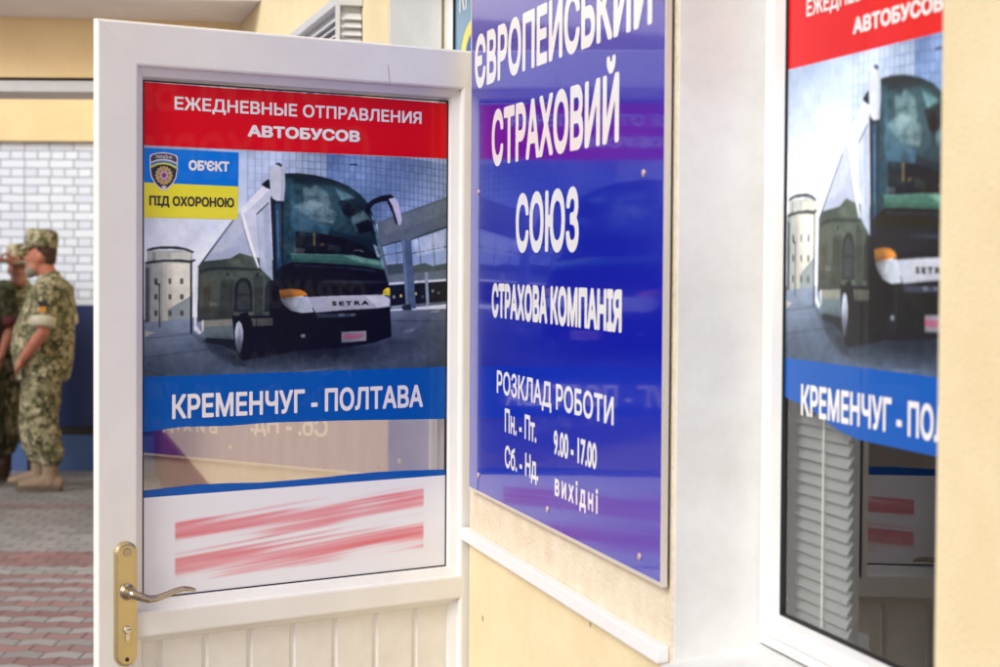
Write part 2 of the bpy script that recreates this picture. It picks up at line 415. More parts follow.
# ------------------------------------------------------------------ the printed coach picture
TRACE = """66717b,1,749 310 1005 179 1007 696 785 721;808b92,8.5,770 310 1005 193 1005 255 777 375;9db0cc,1,767 417 833 395 844 510 784 515;9db0cc,1,861 387 1005 322 1006 514 873 519;35404e,0.8,767 464 840 446 844 451 770 468;35404e,0.8,869 454 1006 416 1009 420 872 458;35404e,0.8,812 400 819 512 823 517 815 404;35404e,0.8,893 370 905 517 908 521 897 374;35404e,0.8,944 348 955 512 958 516 947 352;343c46,1,763 420 837 392 837 399 763 426;343c46,1,858 390 1005 320 1005 328 858 397;d4deea,7.6,876 392 991 341 991 437 890 467;6f86a6,5.6,777 422 833 407 834 496 784 496;4f5a5e,1,784 510 844 501 848 548 788 557;56615f,1,873 515 919 500 948 514 1006 499 1006 552 876 562;6d7880,1,788 557 1006 533 1006 578 792 592;d4dbe2,1,792 593 1006 575 1006 586 792 605;1d2129,1,792 606 1006 587 1007 682 799 703;f0d890,0.9,830 649 838 649 838 663 830 663;e0c890,0.9,883 640 892 640 892 654 883 654;8a8a80,0.9,944 626 953 626 953 641 944 640;706f68,0.9,966 636 975 636 975 650 966 650;a0a49c,0.9,805 654 814 654 814 668 805 668;5a6068,0.9,908 654 917 654 917 669 908 669;9aa5b0,1,799 705 848 696 848 706 806 715;566780,1,835 392 869 387 889 716 852 720;6d7f98,1,835 392 846 392 863 718 852 720;94a0ab,1,919 543 930 543 937 705 925 707;2b3440,1,838 703 866 694 873 723 841 724;4a5668,0.8,799 770 1007 777 1007 782 799 777;4f5b6c,0.75,4 911 187 884 292 878 292 884 187 890 4 918;4f5b6c,0.7,4 964 58 991 69 1004 52 1003 4 971;54606f,0.5,4 831 141 811 215 848 172 860 141 820 4 837;c9c2b4,0.8,4 799 34 808 4 827;30363f,11.25,800 853 772 885 634 913 468 934 327 955 308 972 469 997 737 973 913 914 877 865;2a3038,6.45,172 834 233 871 302 945 327 973 277 961 202 897;b9c0cc,0.5,949 729 978 724 971 736 938 738;a9b4c6,0.4,849 817 891 808 877 827 842 835;8f9cb0,0.3,469 997 635 977 568 997;8b918f,1,4 503 22 502 22 761 4 765;3d4447,0.7,4 528 16 528 17 761 4 765;b9b8ac,1,22 502 147 501 147 750 22 761;92999a,0.6,22 502 57 502 57 759 22 761;d8d6c8,1,81 506 144 506 144 654 81 697;c9c8bc,0.8,69 506 87 506 87 693 69 705;8a9496,0.9,72 710 144 648 144 752 72 759;aeb2ac,1,10 451 147 454 147 497 10 503;cfcfc2,0.8,81 459 141 458 141 493 81 498;7c8484,0.7,25 459 36 459 36 498 25 498;3a3f42,1,10 448 25 440 57 434 99 434 129 442 152 456 147 463 123 450 87 445 45 446 10 455;34393b,1,4 503 22 498 63 492 111 491 138 495 155 489 155 496 141 506 105 501 57 502 22 508 4 511;3e4346,0.85,32 574 41 574 41 597 32 597;3e4346,0.85,32 642 41 642 41 664 32 664;3e4346,0.85,32 712 41 713 41 735 32 735;3e4346,0.85,74 574 82 574 82 597 74 597;3e4346,0.85,74 642 82 642 83 665 74 665;3e4346,0.85,74 713 83 713 83 736 74 736;3e4346,0.85,109 574 118 574 118 597 109 597;3e4346,0.85,109 643 119 643 119 665 109 665;3e4346,0.85,109 714 119 714 119 737 110 736;30363a,1,45 601 48 601 49 785 46 785;30363a,1,35 584 38 595 48 597 48 606 33 599;c6ccd8,1,162 523 208 431 273 312 298 265 345 188 386 133 396 222 403 585 162 667;e3e6ec,0.9,298 265 345 188 386 133 392 168 345 237 307 283;aab2c4,1,165 525 226 408 291 283 310 331 332 433 355 527 165 545;bcc3d0,6.7,199 466 251 368 291 292 307 358 264 439;3f4756,1,162 524 209 433 271 314 274 316 212 437 166 528;434d47,1,162 523 180 499 264 485 293 461 342 480 371 484 403 490 410 769 162 764;2b3230,0.9,162 541 205 525 245 523 292 527 358 531 371 540 345 540 292 536 245 534 205 536 168 552;65705f,4.6,251 492 295 465 352 482 352 527 251 518;6c7466,12.5,171 545 371 535 390 742 172 746;1f2523,5.5,233 580 276 580 270 740 227 739;1f2523,4.5,336 562 368 562 368 741 339 741;55584c,6.6,171 562 220 554 221 694 172 738;4c4238,5.6,177 615 202 606 205 721 178 729;7b8076,5.8,199 677 227 677 227 708 199 707;272b2c,1,276 722 276 624 282 589 298 571 314 571 328 589 334 625 335 723;454d4c,0.7,286 713 286 629 292 598 304 584 317 598 325 629 325 714;2a3030,1,286 642 326 643 327 651 286 651;2a2e2f,0.8,371 723 374 616 384 589 403 585 403 724;2a3030,0.8,251 547 261 547 261 562 251 562;2a3030,0.8,345 549 355 549 355 567 345 567;a5b4ae,0.35,371 484 399 486 396 576 377 535;3b3f3a,0.7,162 694 276 695 277 762 162 759;84847a,1,175 759 270 753 270 784 175 786;67767a,1,169 786 270 784 270 850 190 839;23292c,1,190 835 277 846 289 900 233 867 184 856;11141b,1,270 740 416 742 468 770 468 906 305 940 277 864;0f131b,1,390 585 438 562 442 770 390 760;67685c,0.85,305 753 400 751 400 787 305 789;2a2f2e,1,346 750 348 750 348 790 346 790;e2622f,0.9,317 780 326 781 326 796 317 796;d7dbe0,0.9,151 798 153 667 159 528 165 521 163 667 158 777 175 812 169 821 155 805;d0cfc4,0.9,174 759 182 755 182 804 176 812;23272f,1,140 502 145 502 146 816 140 816;a9b4c6,1,345 286 386 231 400 585 358 527;c2cad6,0.6,348 286 367 258 377 527 361 518;3a4454,1,346 284 386 229 386 235 347 290;eef0f4,1,296 265 302 278 315 327 334 424 356 522 352 529 329 447 306 340;6a7486,0.8,296 268 305 340 329 447 350 527 348 528 326 447 303 340;1c2532,1,391 213 437 85 444 220 432 589 403 585;31516b,0.9,405 239 425 229 428 517 412 535;6d8ba0,0.6,410 266 417 266 420 481 416 490;1d3036,1,436 99 483 96 539 102 599 120 649 145 690 182 718 227 738 287 760 394 774 534 627 525 464 512 433 576 425 445;2f5560,6.7,434 121 466 120 480 499 435 535;456a74,9.45,454 138 615 149 701 233 735 394 566 343 460 287;93a9aa,8.5,496 163 539 148 579 178 589 237 552 288 503 254;9fb4b4,8.45,526 207 612 268 599 324 526 307 467 246;5f93b0,8.4,457 219 526 316 592 333 579 379 493 381 454 336;7fa6a8,5.6,605 158 666 192 707 265 687 312 632 231;0d1416,4.85,616 217 673 201 704 242 694 289 656 299 633 277;86a8ac,4.6,656 290 701 256 728 301 708 344 674 358;0c0f11,3.85,674 322 721 297 735 348 687 367;0b0f11,3.95,474 359 546 366 633 387 708 423 760 478 667 483 566 471 474 463;c59a3c,2.8,531 366 538 366 539 425 532 425;8a6d34,2.7,553 412 569 411 569 425 553 425;5a6262,3.6,467 431 507 439 500 462 467 454;3c4646,3.7,579 411 626 429 620 452 579 443;b9b4a4,0.55,660 451 674 439 694 439 705 451 698 453 687 445 670 446;19282d,0.85,436 99 483 96 539 102 599 120 649 145 690 182 711 214 687 201 642 166 592 141 532 125 441 116;4c7a6c,0.8,454 458 533 464 626 461 701 476 767 487 776 534 701 513 626 508 533 501 464 499;7ba394,3.7,626 468 667 463 722 483 764 497 760 511 688 497;2f4d44,2.7,464 483 626 493 774 522 776 534 626 508 464 499;86a89c,0.5,461 458 616 463 616 468 461 465;7fa3ad,2.8,727 274 738 287 760 394 776 534 767 524 749 403;d9e8ea,2.7,735 413 749 422 760 478 750 473;0d0e16,1,432 517 464 500 533 502 626 509 701 516 776 536 793 618 785 656 640 659 507 658 422 621;3d4553,2.6,467 508 626 518 736 532 778 557 736 543 627 527 467 519;20242e,0.8,566 580 778 585 785 595 566 592;0b0c14,1,416 652 534 708 795 684 801 848 737 875 634 894 527 902 465 906 423 905;a9adb5,1,514 658 600 654 771 648 796 670 795 707 754 714 634 721 540 731 527 699;d0d4da,0.8,709 655 774 653 794 672 792 703 750 709;a7adbb,0.6,517 662 567 661 580 723 540 726;bcc3cc,1,424 666 468 660 514 655 524 694 535 728 494 732 458 720 434 691;f0f3f6,2.8,442 675 481 667 478 698 461 707 448 689;aeb6c6,0.6,487 664 510 660 520 694 527 722 501 721;c9832f,1,418 625 455 619 487 623 504 633 515 651 468 658 424 665;e0a048,0.6,422 630 468 626 494 639 461 646 426 648;ecd23a,1,768 652 772 629 783 617 795 618 796 652;4d5464,0.85,540 736 617 735 681 737 675 752 614 755 547 756;8d95a5,0.6,617 737 634 735 641 747 621 751;8d95a5,0.6,658 735 671 735 675 745 661 747;23242e,0.8,468 802 634 797 764 782 764 786 634 804 468 811;e2d8e2,1,627 820 713 817 713 865 628 872;8c97a6,1,488 834 494 825 504 825 509 835 504 846 494 846;e8ecf0,0.8,494 830 503 830 503 839 494 839;3d2f2a,0.9,775 801 784 796 784 808 775 810;0a0b0f,1,295 731 317 723 333 767 340 839 330 901 311 941 292 931 281 873 280 802;b8bfcc,1,291 762 300 776 305 807 305 847 300 887 294 911 285 895 279 855 278 806 283 773;8d95a6,0.6,286 802 295 793 299 829 294 869 286 855;d9dee6,0.6,281 793 287 775 289 802 284 855;171b24,1,362 152 383 128 391 137 392 173 376 166;c4cad2,1,387 97 399 67 418 56 436 72 439 148 435 226 412 228 397 213 389 159;a5abb9,0.7,423 68 437 76 439 148 434 225 423 225 426 149;2a2e38,0.9,405 57 419 51 429 61 426 71 416 64;262b36,0.8,396 213 412 224 434 224 428 237 405 232;161a22,1,706 265 712 230 733 204 766 186 797 179 808 191 794 208 763 214 738 227 725 248 720 274;1d2029,1,780 204 794 199 811 247 822 326 814 314 803 267;c3c0d2,1,789 200 811 193 825 219 836 294 834 319 824 324 814 280 802 231"""
def fill_poly(img, pts, col, al):
    H, W, _ = img.shape
    p = np.array(pts, float)*np.array([W/1000., H/1000.])
    x0, y0 = np.floor(p.min(0)).astype(int)-1; x1, y1 = np.ceil(p.max(0)).astype(int)+1
    x0, y0 = max(x0, 0), max(y0, 0); x1, y1 = min(x1, W), min(y1, H)
    if x1 <= x0 or y1 <= y0: return
    gx, gy = np.meshgrid(np.arange(x0, x1)+.5, np.arange(y0, y1)+.5)
    ins = np.zeros(gx.shape, bool)
    n = len(p)
    for i in range(n):
        (ax, ay), (bx, by) = p[i], p[(i+1) % n]
        if ay == by: continue
        c = ((ay > gy) != (by > gy)) & (gx < (bx-ax)*(gy-ay)/(by-ay)+ax)
        ins ^= c
    s = img[y0:y1, x0:x1]
    if al > 1:                     # soft-edged, uneven patch
        r = int(al); al = al-r; a = ins.astype(float)[..., None]
        a = blur(np.pad(a, ((r, r), (r, r), (0, 0))), r*r//3+1)[r:-r, r:-r]
        n = vnoise(gx/26., gy/20., 8)*.6+vnoise(gx/9., gy/7., 9)*.4
        a = a*al*np.clip(.2+1.5*n, 0, 1.2)[..., None]
        s[:] = s*(1-a)+np.array(col)*a
    else:
        s[ins] = s[ins]*(1-al)+np.array(col)*al
def blur(a, r):
    for _ in range(r):
        b = np.pad(a, ((1, 1), (1, 1), (0, 0)), 'edge')
        a = (b[:-2, 1:-1]+b[2:, 1:-1]+2*b[1:-1, 1:-1])/4
        b = np.pad(a, ((1, 1), (1, 1), (0, 0)), 'edge')
        a = (b[1:-1, :-2]+b[1:-1, 2:]+2*b[1:-1, 1:-1])/4
    return a
def cloud(H, W, cells):
    g = rng.random((cells+2, int(cells*W/H)+3))
    yy = np.linspace(0, cells, H); xx = np.linspace(0, cells*W/H, W)
    yi, xi = yy.astype(int), xx.astype(int); fy, fx = (yy-yi)[:, None], (xx-xi)[None]
    fy, fx = fy*fy*(3-2*fy), fx*fx*(3-2*fx)
    return (g[yi][:, xi]*(1-fy)*(1-fx)+g[yi+1][:, xi]*fy*(1-fx)+g[yi][:, xi+1]*(1-fy)*fx+g[yi+1][:, xi+1]*fy*fx)
def coach_picture(W=600, H=380):
    S = 2; w, h = W*S, H*S
    img = np.zeros((h, w, 3)); yy = np.linspace(0, 1000, h)[:, None]; xx = np.linspace(0, 1000, w)[None]
    def mixc(a, b, t): return np.array(hexc(a))*(1-t[..., None])+np.array(hexc(b))*t[..., None]
    c = cloud(h, w, 5)*.6+cloud(h, w, 11)*.4
    t = np.clip(yy/520+xx*0, 0, 1)
    img[:] = mixc('b4c6e0', 'e4e8f0', t); img += ((c-.5)*.10)[..., None]
    # paved square
    g = np.clip((yy-700)/300+xx*0, 0, 1)
    sq = mixc('8d9aad', '59687d', g); sq = sq*(1-.30*np.clip((xx-550)/450, 0, 1)[..., None]*(1-g[..., None]*.3))
    sq += ((cloud(h, w, 22)-.5)*.05)[..., None]
    msk = (yy > 750-xx*.03)
    img[np.broadcast_to(msk, (h, w))] = sq[np.broadcast_to(msk, (h, w))]
    for k in range(9):
        y = 800+k*k*3.2
        fill_poly(img, [(0, y+14), (1000, y-20), (1000, y-18.5), (0, y+16)], hexc('55657a'), .35)
    for k in range(16):
        x = -200+k*90
        fill_poly(img, [(x+60, 770), (x+62, 770), (x*1.5-130, 1000), (x*1.5-136, 1000)], hexc('55657a'), .28)
    # curved curtain wall: cells then joints
    xs = [318]
    while xs[-1] < 1010: xs.append(xs[-1]+23-9*max(0, (xs[-1]-330)/680))
    def rowy(k, x): return -28+k*33+55*max(0, (x-400)/600)**2*(1-k*.02)
    for i in range(len(xs)-1):
        f = (xs[i]-318)/690
        for k in range(0, 10):
            base = np.array(hexc('c0cbd8'))*(1-f)+np.array(hexc('7088ae'))*f if f < .35 else \
                np.array(hexc('6c84ac'))*(1-(f-.35)/.65)+np.array(hexc('94a5c0'))*((f-.35)/.65)
            if f < .22: base = np.array(hexc('b3c1d8'))
            col = base*(1+(rng.random()-.5)*.09)+.055*math.sin(f*14+k*.4)
            a, b = xs[i], xs[i+1]
            fill_poly(img, [(a, rowy(k, a)), (b, rowy(k, b)), (b, rowy(k+1, b)), (a, rowy(k+1, a))], col, 1)
    for k in range(1, 11):
        for i in range(len(xs)-1):
            a, b = xs[i], xs[i+1]
            fill_poly(img, [(a, rowy(k, a)-1.6), (b, rowy(k, b)-1.6), (b, rowy(k, b)+1.6), (a, rowy(k, a)+1.6)], hexc('46618f'), .55 if a > 480 else .2)
    for x in xs:
        fill_poly(img, [(x-1.3, 0), (x+1.3, 0), (x+1.3, rowy(10, x)), (x-1.3, rowy(10, x))], hexc('46618f'), .6 if x > 480 else .35)
    fill_poly(img, [(655, 44), (680, 42), (680, 49), (655, 51)], hexc('1c2c4c'), .9)
    for part in TRACE.split(';'):
        col, al, pts = part.split(',')
        v = [float(q) for q in pts.split()]
        fill_poly(img, list(zip(v[::2], v[1::2])), hexc(col), float(al))
    img = img.reshape(H, S, W, S, 3).mean((1, 3))
    GY, GX = np.mgrid[0:H, 0:W]; GX = GX/W*1000.; GY = GY/H*1000.
    def glow(cx, cy, rx, ry, col, a):
        m_ = np.exp(-((GX-cx)/rx)**2-((GY-cy)/ry)**2)*a
        img[:] = img*(1-m_[..., None])+np.array(hexc(col))*m_[..., None]
    glow(560, 905, 260, 62, '11151d', .80); glow(330, 905, 90, 50, '161b22', .65); glow(230, 860, 60, 30, '20262e', .5)
    glow(560, 260, 90, 60, '7d9a9c', .22); glow(640, 170, 90, 40, '6f9096', .22); glow(700, 330, 40, 90, '0a1012', .35); glow(505, 330, 40, 110, '4c7486', .28)
    glow(440, 690, 40, 120, '05070a', .5); glow(250, 640, 60, 90, '3a3f36', .3); glow(600, 800, 200, 50, '05060a', .5)
    glow(620, 655, 60, 10, 'f2f4f8', .15); glow(680, 590, 130, 8, '5c6a78', .35); glow(760, 640, 30, 10, '3a4450', .4)
    glow(860, 930, 180, 50, '9aa8bc', .18); glow(90, 960, 140, 60, '3f4c5e', .35); glow(60, 330, 130, 60, 'eceff4', .4)
    img *= (1-.16*np.clip(((GX-500)/520)**2+((GY-480)/560)**2-.55, 0, 1))[..., None]
    img = blur(img, 1)
    # glossy body: broken reflections and printing grain
    Y, X = np.mgrid[0:H, 0:W]*1.0
    lum = img.mean(-1)
    fine = vnoise(X/7., Y/6., 21)*.5+vnoise(X/3.1, Y/2.7, 22)*.5
    big = vnoise(X/30., Y/22., 23)
    img *= (1+(fine-.5)*.10*np.clip(1.3-lum, .2, 1)+(big-.5)*.08)[..., None]
    img = np.clip((img-.5)*1.16+.49, 0, 1)
    img = img*np.array([.985, 1.0, 1.02])
    img += (rng.random((H, W, 1))-.5)*.02+((cloud(H, W, 40)-.5)*.04)[..., None]
    return np.clip(img, 0, 1)
def vnoise(x, y, seed=0):
    t = np.random.default_rng(seed).random((64, 64))
    xi, yi = np.floor(x).astype(int), np.floor(y).astype(int); fx, fy = x-xi, y-yi
    fx, fy = fx*fx*(3-2*fx), fy*fy*(3-2*fy)
    g = lambda a, b: t[b % 64, a % 64]
    return g(xi, yi)*(1-fx)*(1-fy)+g(xi+1, yi)*fx*(1-fy)+g(xi, yi+1)*(1-fx)*fy+g(xi+1, yi+1)*fx*fy
def phone_panel(W=420, H=130):
    """white sticker with two scrubbed-out red lines"""
    img = np.zeros((H, W, 3))+np.array(hexc('e3e6f0'))
    y = np.linspace(0, 1, H)[:, None]; x = np.linspace(0, 1, W)[None]
    for (l0, l1, r0, r1) in ((.265, .465, .155, .395), (.60, .815, .48, .73)):
        fx = np.clip((x-.094)/.826, 0, 1)
        top = l0+(r0-l0)*fx; bot = l1+(r1-l1)*fx
        v = y+x*.30
        n = .45*vnoise(x*2.5+0*y, v*34, 3)+.30*vnoise(x*4+0*y, v*70, 4)+.25*vnoise(x*7+0*y, v*16, 5)
        mid = (y-top)/(bot-top)
        body = np.clip(1.30-abs(mid-.5)*2.0+(n-.5)*2.6, 0, 1)**1.3
        a = body*(.15+.85*n)*((x > .094) & (x < .920))*((y > top-.07) & (y < bot+.07))*1.0
        a = np.clip(a*.72, 0, .7)
        img = img*(1-a[..., None])+np.array(hexc('d23a4a'))*a[..., None]
    return np.clip(blur(img, 1), 0, 1)
def print_mesh(name, img, x0, x1, z0, z1, y, gain=1.0, plane='xz', clip=None):
    H, W, _ = img.shape
    gx, gz = np.meshgrid(np.linspace(x0, x1, W), np.linspace(z1, z0, H))
    co = np.stack([gx, np.full_like(gx, y), gz], -1) if plane == 'xz' else np.stack([np.full_like(gx, y), gx, gz], -1)
    idx = np.arange(H*W).reshape(H, W)
    q = np.stack([idx[1:, :-1], idx[1:, 1:], idx[:-1, 1:], idx[:-1, :-1]], -1).reshape(-1, 4)
    me = bpy.data.meshes.new(name)
    me.vertices.add(H*W); me.vertices.foreach_set('co', co.reshape(-1).astype(np.float32))
    me.loops.add(q.size); me.loops.foreach_set('vertex_index', q.reshape(-1).astype(np.int32))
    me.polygons.add(len(q)); me.polygons.foreach_set('loop_start', np.arange(0, q.size, 4, dtype=np.int32))
    me.update(calc_edges=True)
    l = np.where(img <= .04045, img/12.92, ((img+.055)/1.055)**2.4)*gain
    rgba = np.concatenate([l, np.ones((H, W, 1))], -1)
    at = me.color_attributes.new('ink', 'FLOAT_COLOR', 'POINT')
    at.data.foreach_set('color', rgba.reshape(-1).astype(np.float32))
    return me
def sheet(bm, pts, y, plane='xz'):
    bm.faces.new([bm.verts.new((a, y, b) if plane == 'xz' else (y, a, b)) for a, b in pts])
PIC = coach_picture(); PANEL = phone_panel()

# ------------------------------------------------------------------ ground
bm = bmesh.new()
bmesh.ops.create_grid(bm, x_segments=8, y_segments=8, size=150)
g = structure(obj('pavement', bm, M['paving'])); g.rotation_euler = (0, 0, -YAW)

# ------------------------------------------------------------------ the near building (facade on the plane x = 1)
F0, F1 = 1.0, 1.172                     # outer and inner face of the wall
WIN = (1.83, 2.682, .985, 2.42)        # y0 y1 z0 z1
DOOR = (4.008, 4.99, 0.0, 2.52)
BAY = (5.37, 7.6, .75, 2.467)
bd = thing('building', 'long yellow rendered building wall running back along the right side', 'building', (F0, 4.0, 0))
def bpart(name, bm, m, smooth=False):
    o = obj(name, bm, m, bd, smooth); o.location = (-F0, -4.0, 0); return o
bm = bmesh.new()
YE0, YE1, ZT = -6.0, 20.0, 7.0
box(bm, F0, F1, YE0, WIN[0], 0, 2.6)
box(bm, F0, F1, WIN[0], WIN[1], 0, WIN[2]-.036); box(bm, F0, F1, WIN[0], WIN[1], WIN[3], 2.6)
box(bm, F0, F1, DOOR[0], DOOR[1], DOOR[3], 2.6)
box(bm, F0, F1, DOOR[1], BAY[0], 0, 2.6)
box(bm, F0, F1, BAY[0], BAY[1], 0, 2.6)
box(bm, F0, F1, BAY[1], YE1, 0, 2.6)
box(bm, F0, F1, YE0, YE1, 2.6, ZT)
box(bm, F0, F1, WIN[1]+.0, DOOR[0], 0, .958)
bpart('wall', bm, M['plaster'])
bm = bmesh.new(); box(bm, F0, F1, WIN[1], DOOR[0], .958, 2.6); bpart('upper_wall', bm, M['plaster_pale'])
bm = bmesh.new(); box(bm, F0-.022, F0-.001, WIN[1]+.004, DOOR[0]-.003, .962, .990, .003); bpart('ledge', bm, M['trim'])
bm = bmesh.new(); box(bm, F0-.03, F0-.001, DOOR[1]+.01, YE1, .0, .375); bpart('plinth', bm, M['plinth_red'])
# white lined reveals of the window opening
a, b, c, d = WIN; t = .008
bm = bmesh.new()
box(bm, F0+.004, F1-.020, b-t, b-.0005, c-.034, d); box(bm, F0+.004, F1-.020, a+.0005, a+t, c, d); box(bm, F0+.004, F1-.020, a+t, b-t, d-t, d-.0005)
bpart('window_reveal', bm, M['reveal'])
bm = bmesh.new(); prism(bm, [(F0-.02, c-.034), (F1-.020, c-.034), (F1-.020, c+.003), (F0-.02, c-.022)], b-a-2*t, axis='y', a0=a+t); bpart('window_sill', bm, M['reveal'])
a, b, c, d = DOOR
bm = bmesh.new()
box(bm, F0+.004, F1-.020, b-t, b-.0005, c, d); box(bm, F0+.004, F1-.020, a+.0005, a+t, c, d); box(bm, F0+.004, F1-.020, a+t, b-t, d-t, d-.0005)
bpart('door_reveal', bm, M['reveal'])
bm = bmesh.new(); prism(bm, [(2.703, 1.985), (2.7085, 1.975), (2.7095, 1.962), (2.7125, 1.952), (2.7080, 1.940), (2.7090, 1.925), (2.7040, 1.905), (2.7030, 1.93)], .0012, axis='x', a0=.9985)
bpart('chipped_edge', bm, M['dark'])
# rooms behind the glass
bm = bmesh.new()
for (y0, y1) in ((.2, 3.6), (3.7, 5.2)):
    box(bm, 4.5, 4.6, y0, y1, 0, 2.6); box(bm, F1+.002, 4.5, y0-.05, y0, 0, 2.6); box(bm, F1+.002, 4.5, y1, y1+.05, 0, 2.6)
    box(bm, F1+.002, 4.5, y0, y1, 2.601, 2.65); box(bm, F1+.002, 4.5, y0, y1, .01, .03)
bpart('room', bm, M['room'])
bm = bmesh.new(); box(bm, F0-.12, 9, YE0-.1, YE1+.1, ZT+.002, ZT+.2, .02); bpart('roof', bm, M['wall_core'])
bm = bmesh.new(); box(bm, 8.8, 9, YE0, YE1, 0, ZT); box(bm, F1+.01, 8.8, YE0, YE0+.2, 0, ZT); box(bm, F1+.01, 8.8, YE1-.2, YE1, 0, ZT); bpart('back_wall', bm, M['plaster'])

# ------------------------------------------------------------------ near window, seen at the right
wn = thing('window', 'white framed window with a red and blue coach poster on its glass above a slatted blind', 'window', (1.145, (WIN[0]+WIN[1])/2, WIN[2]))
def wpart(name, bm, m, parent=None):
    o = obj(name, bm, m, parent or wn)
    if not parent: o.location = (-1.145, -(WIN[0]+WIN[1])/2, -WIN[2])
    return o
y0, y1, z0, z1 = WIN[0]+.009, WIN[1]-.009, WIN[2]+.006, WIN[3]-.010
bm = bmesh.new()
sweep_rect(bm, y0, y1, z0, z1, [(0, 1.173), (0, 1.150), (.004, 1.146), (.022, 1.146), (.025, 1.150), (.025, 1.173)], axis='x'); wpart('frame', bm, M['pvc'])
bm = bmesh.new()
sweep_rect(bm, y0+.022, y1-.022, z0+.022, z1-.022, [(0, 1.171), (0, 1.142), (.003, 1.139), (.024, 1.139), (.027, 1.142), (.033, 1.158), (.033, 1.171)], axis='x')
wpart('sash', bm, M['pvc'])
gy0, gy1, gz0, gz1 = y0+.055, y1-.055, z0+.055, z1-.055
bm = bmesh.new(); sweep_rect(bm, gy0-.001, gy1+.001, gz0-.001, gz1+.001, [(0, 1.170), (0, 1.1575), (.0035, 1.158), (.004, 1.170)], axis='x'); wpart('gasket', bm, M['gasket'])
bm = bmesh.new(); sheet(bm, [(gy0, gz0), (gy1, gz0), (gy1, gz1), (gy0, gz1)], 1.163, 'yz'); wpart('pane', bm, M['pane'])
# coach poster stuck on the window glass (picture: 0.711 x 0.4515 m)
PX = 1.1615
pz0, pz1 = 1.4525, 1.9035; pyl = gy1-.004; pw = .711
pyr = gy0+.004
cols = int(PIC.shape[1]*(pyl-pyr)/pw)
me = print_mesh('poster', PIC[:, :cols], pyl, pyr, pz0, pz1, PX, gain=1.30, plane='yz')
poster_w = wpart('poster', me, M['ink'])
bm = bmesh.new(); sheet(bm, [(pyl, pz1), (pyr, pz1), (pyr, pz1+.126), (pyl, pz1+.126)], PX, 'yz'); wpart('title_band', bm, M['red'], poster_w)
bm = bmesh.new(); sheet(bm, [(pyl, pz0), (pyl, pz0-.062), (2.52, pz0-.072), (2.47, pz0-.086), (2.42, pz0-.097), (2.36, pz0-.104), (2.28, pz0-.104), (pyr, pz0-.104), (pyr, pz0)], PX, 'yz')
wpart('destination_band', bm, M['blue'], poster_w)
k = .711/.751
def on_window(body, s0, s1, z, cap, m, bold, sp=1.0):     # the same layout as the door poster, cropped where the frame covers it
    yv = pyl-(s0-.1115)*k
    return text(body, (PX-.0008, yv, pz0+(z-1.3585)*k), (0, -1, 0), (s1-s0)*k, cap*k, m, poster_w, bold, sp)
on_window('ЕЖЕДНЕВНЫЕ ОТПРАВЛЕНИЯ', .182, .790, 1.9125, .0275, M['letter'], .028)
on_window('АВТОБУСОВ', .351, .6285, 1.8640, .025, M['letter'], .050)
on_window('КРЕМЕНЧУГ - ПОЛТАВА', .177, .7975, 1.2685, .0515, M['letter'], .034)
on_window('SETRA', .5584, .6528, 1.5018, .0098, M['letter_black'], .05, 1.45)
on_window('КРЕМЕНЧУГ', .588, .641, 1.4275, .010, M['letter_pink'], .01)

# venetian blind inside the room
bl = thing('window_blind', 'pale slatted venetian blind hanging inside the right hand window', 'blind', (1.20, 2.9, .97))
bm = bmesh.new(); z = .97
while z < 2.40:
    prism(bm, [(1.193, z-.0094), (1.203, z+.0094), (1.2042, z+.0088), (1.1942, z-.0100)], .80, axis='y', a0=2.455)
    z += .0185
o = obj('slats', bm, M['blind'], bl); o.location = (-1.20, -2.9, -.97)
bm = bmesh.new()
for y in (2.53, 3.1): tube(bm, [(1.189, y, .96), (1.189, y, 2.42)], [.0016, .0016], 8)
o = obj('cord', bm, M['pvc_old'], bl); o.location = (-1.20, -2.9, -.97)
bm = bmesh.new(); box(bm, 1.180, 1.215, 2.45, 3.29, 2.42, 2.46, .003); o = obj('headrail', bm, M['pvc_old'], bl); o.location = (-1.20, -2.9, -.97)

# ------------------------------------------------------------------ blue notice board
SG = (2.690, 3.957, 1.0875, 2.34)
sg = thing('sign_board', 'glossy dark blue notice board with white lettering and opening hours', 'sign', (.985, (SG[0]+SG[1])/2, SG[2]))
def spart(name, bm, m, smooth=False):
    o = obj(name, bm, m, sg, smooth); o.location = (-.985, -(SG[0]+SG[1])/2, -SG[2]); return o
bm = bmesh.new(); box(bm, .985, .9925, SG[0], SG[1], SG[2], SG[3], .0008); spart('panel', bm, M['sign_blue'])
bm = bmesh.new(); sweep_rect(bm, SG[0]-.006, SG[1]+.004, SG[2]-.003, SG[3]+.003, [(0, .9935), (0, .9842), (.0065, .9842), (.0065, .9847), (.0055, .9935)], axis='x'); spart('edging', bm, M['sign_edge'])
for y, zz in ((3.884, 1.755), (2.786, 1.747), (3.868, 1.126), (3.325, 1.1235), (2.790, 1.117), (3.88, 2.30), (2.79, 2.30)):
    bm = bmesh.new(); disc(bm, (.9848, y, zz), .0065, .0025, (-1, 0, 0)); tube(bm, [(.9927, y, zz), (.9995, y, zz)], [.006, .006], 12); spart('screw', bm, M['screw'], True)
def on_sign(body, yl, yr, zb, cap, bold=.03, spacing=1.0):
    o = text(body, (.9846, yl, zb), (0, -1, 0), yl-yr, cap, M['letter'], sg, bold, spacing, S=84)
    o.location = (-.985, -(SG[0]+SG[1])/2, -SG[2])
on_sign('ЄВРОПЕЙСЬКИЙ', 3.924, 2.752, 1.9855, .1180, .038)
on_sign('СТРАХОВИЙ', 3.770, 2.915, 1.8055, .1200, .038)
on_sign('СОЮЗ', 3.571, 3.139, 1.6200, .1190, .036)
on_sign('СТРАХОВА КОМПАНІЯ', 3.762, 2.8925, 1.4810, .0735, .052)
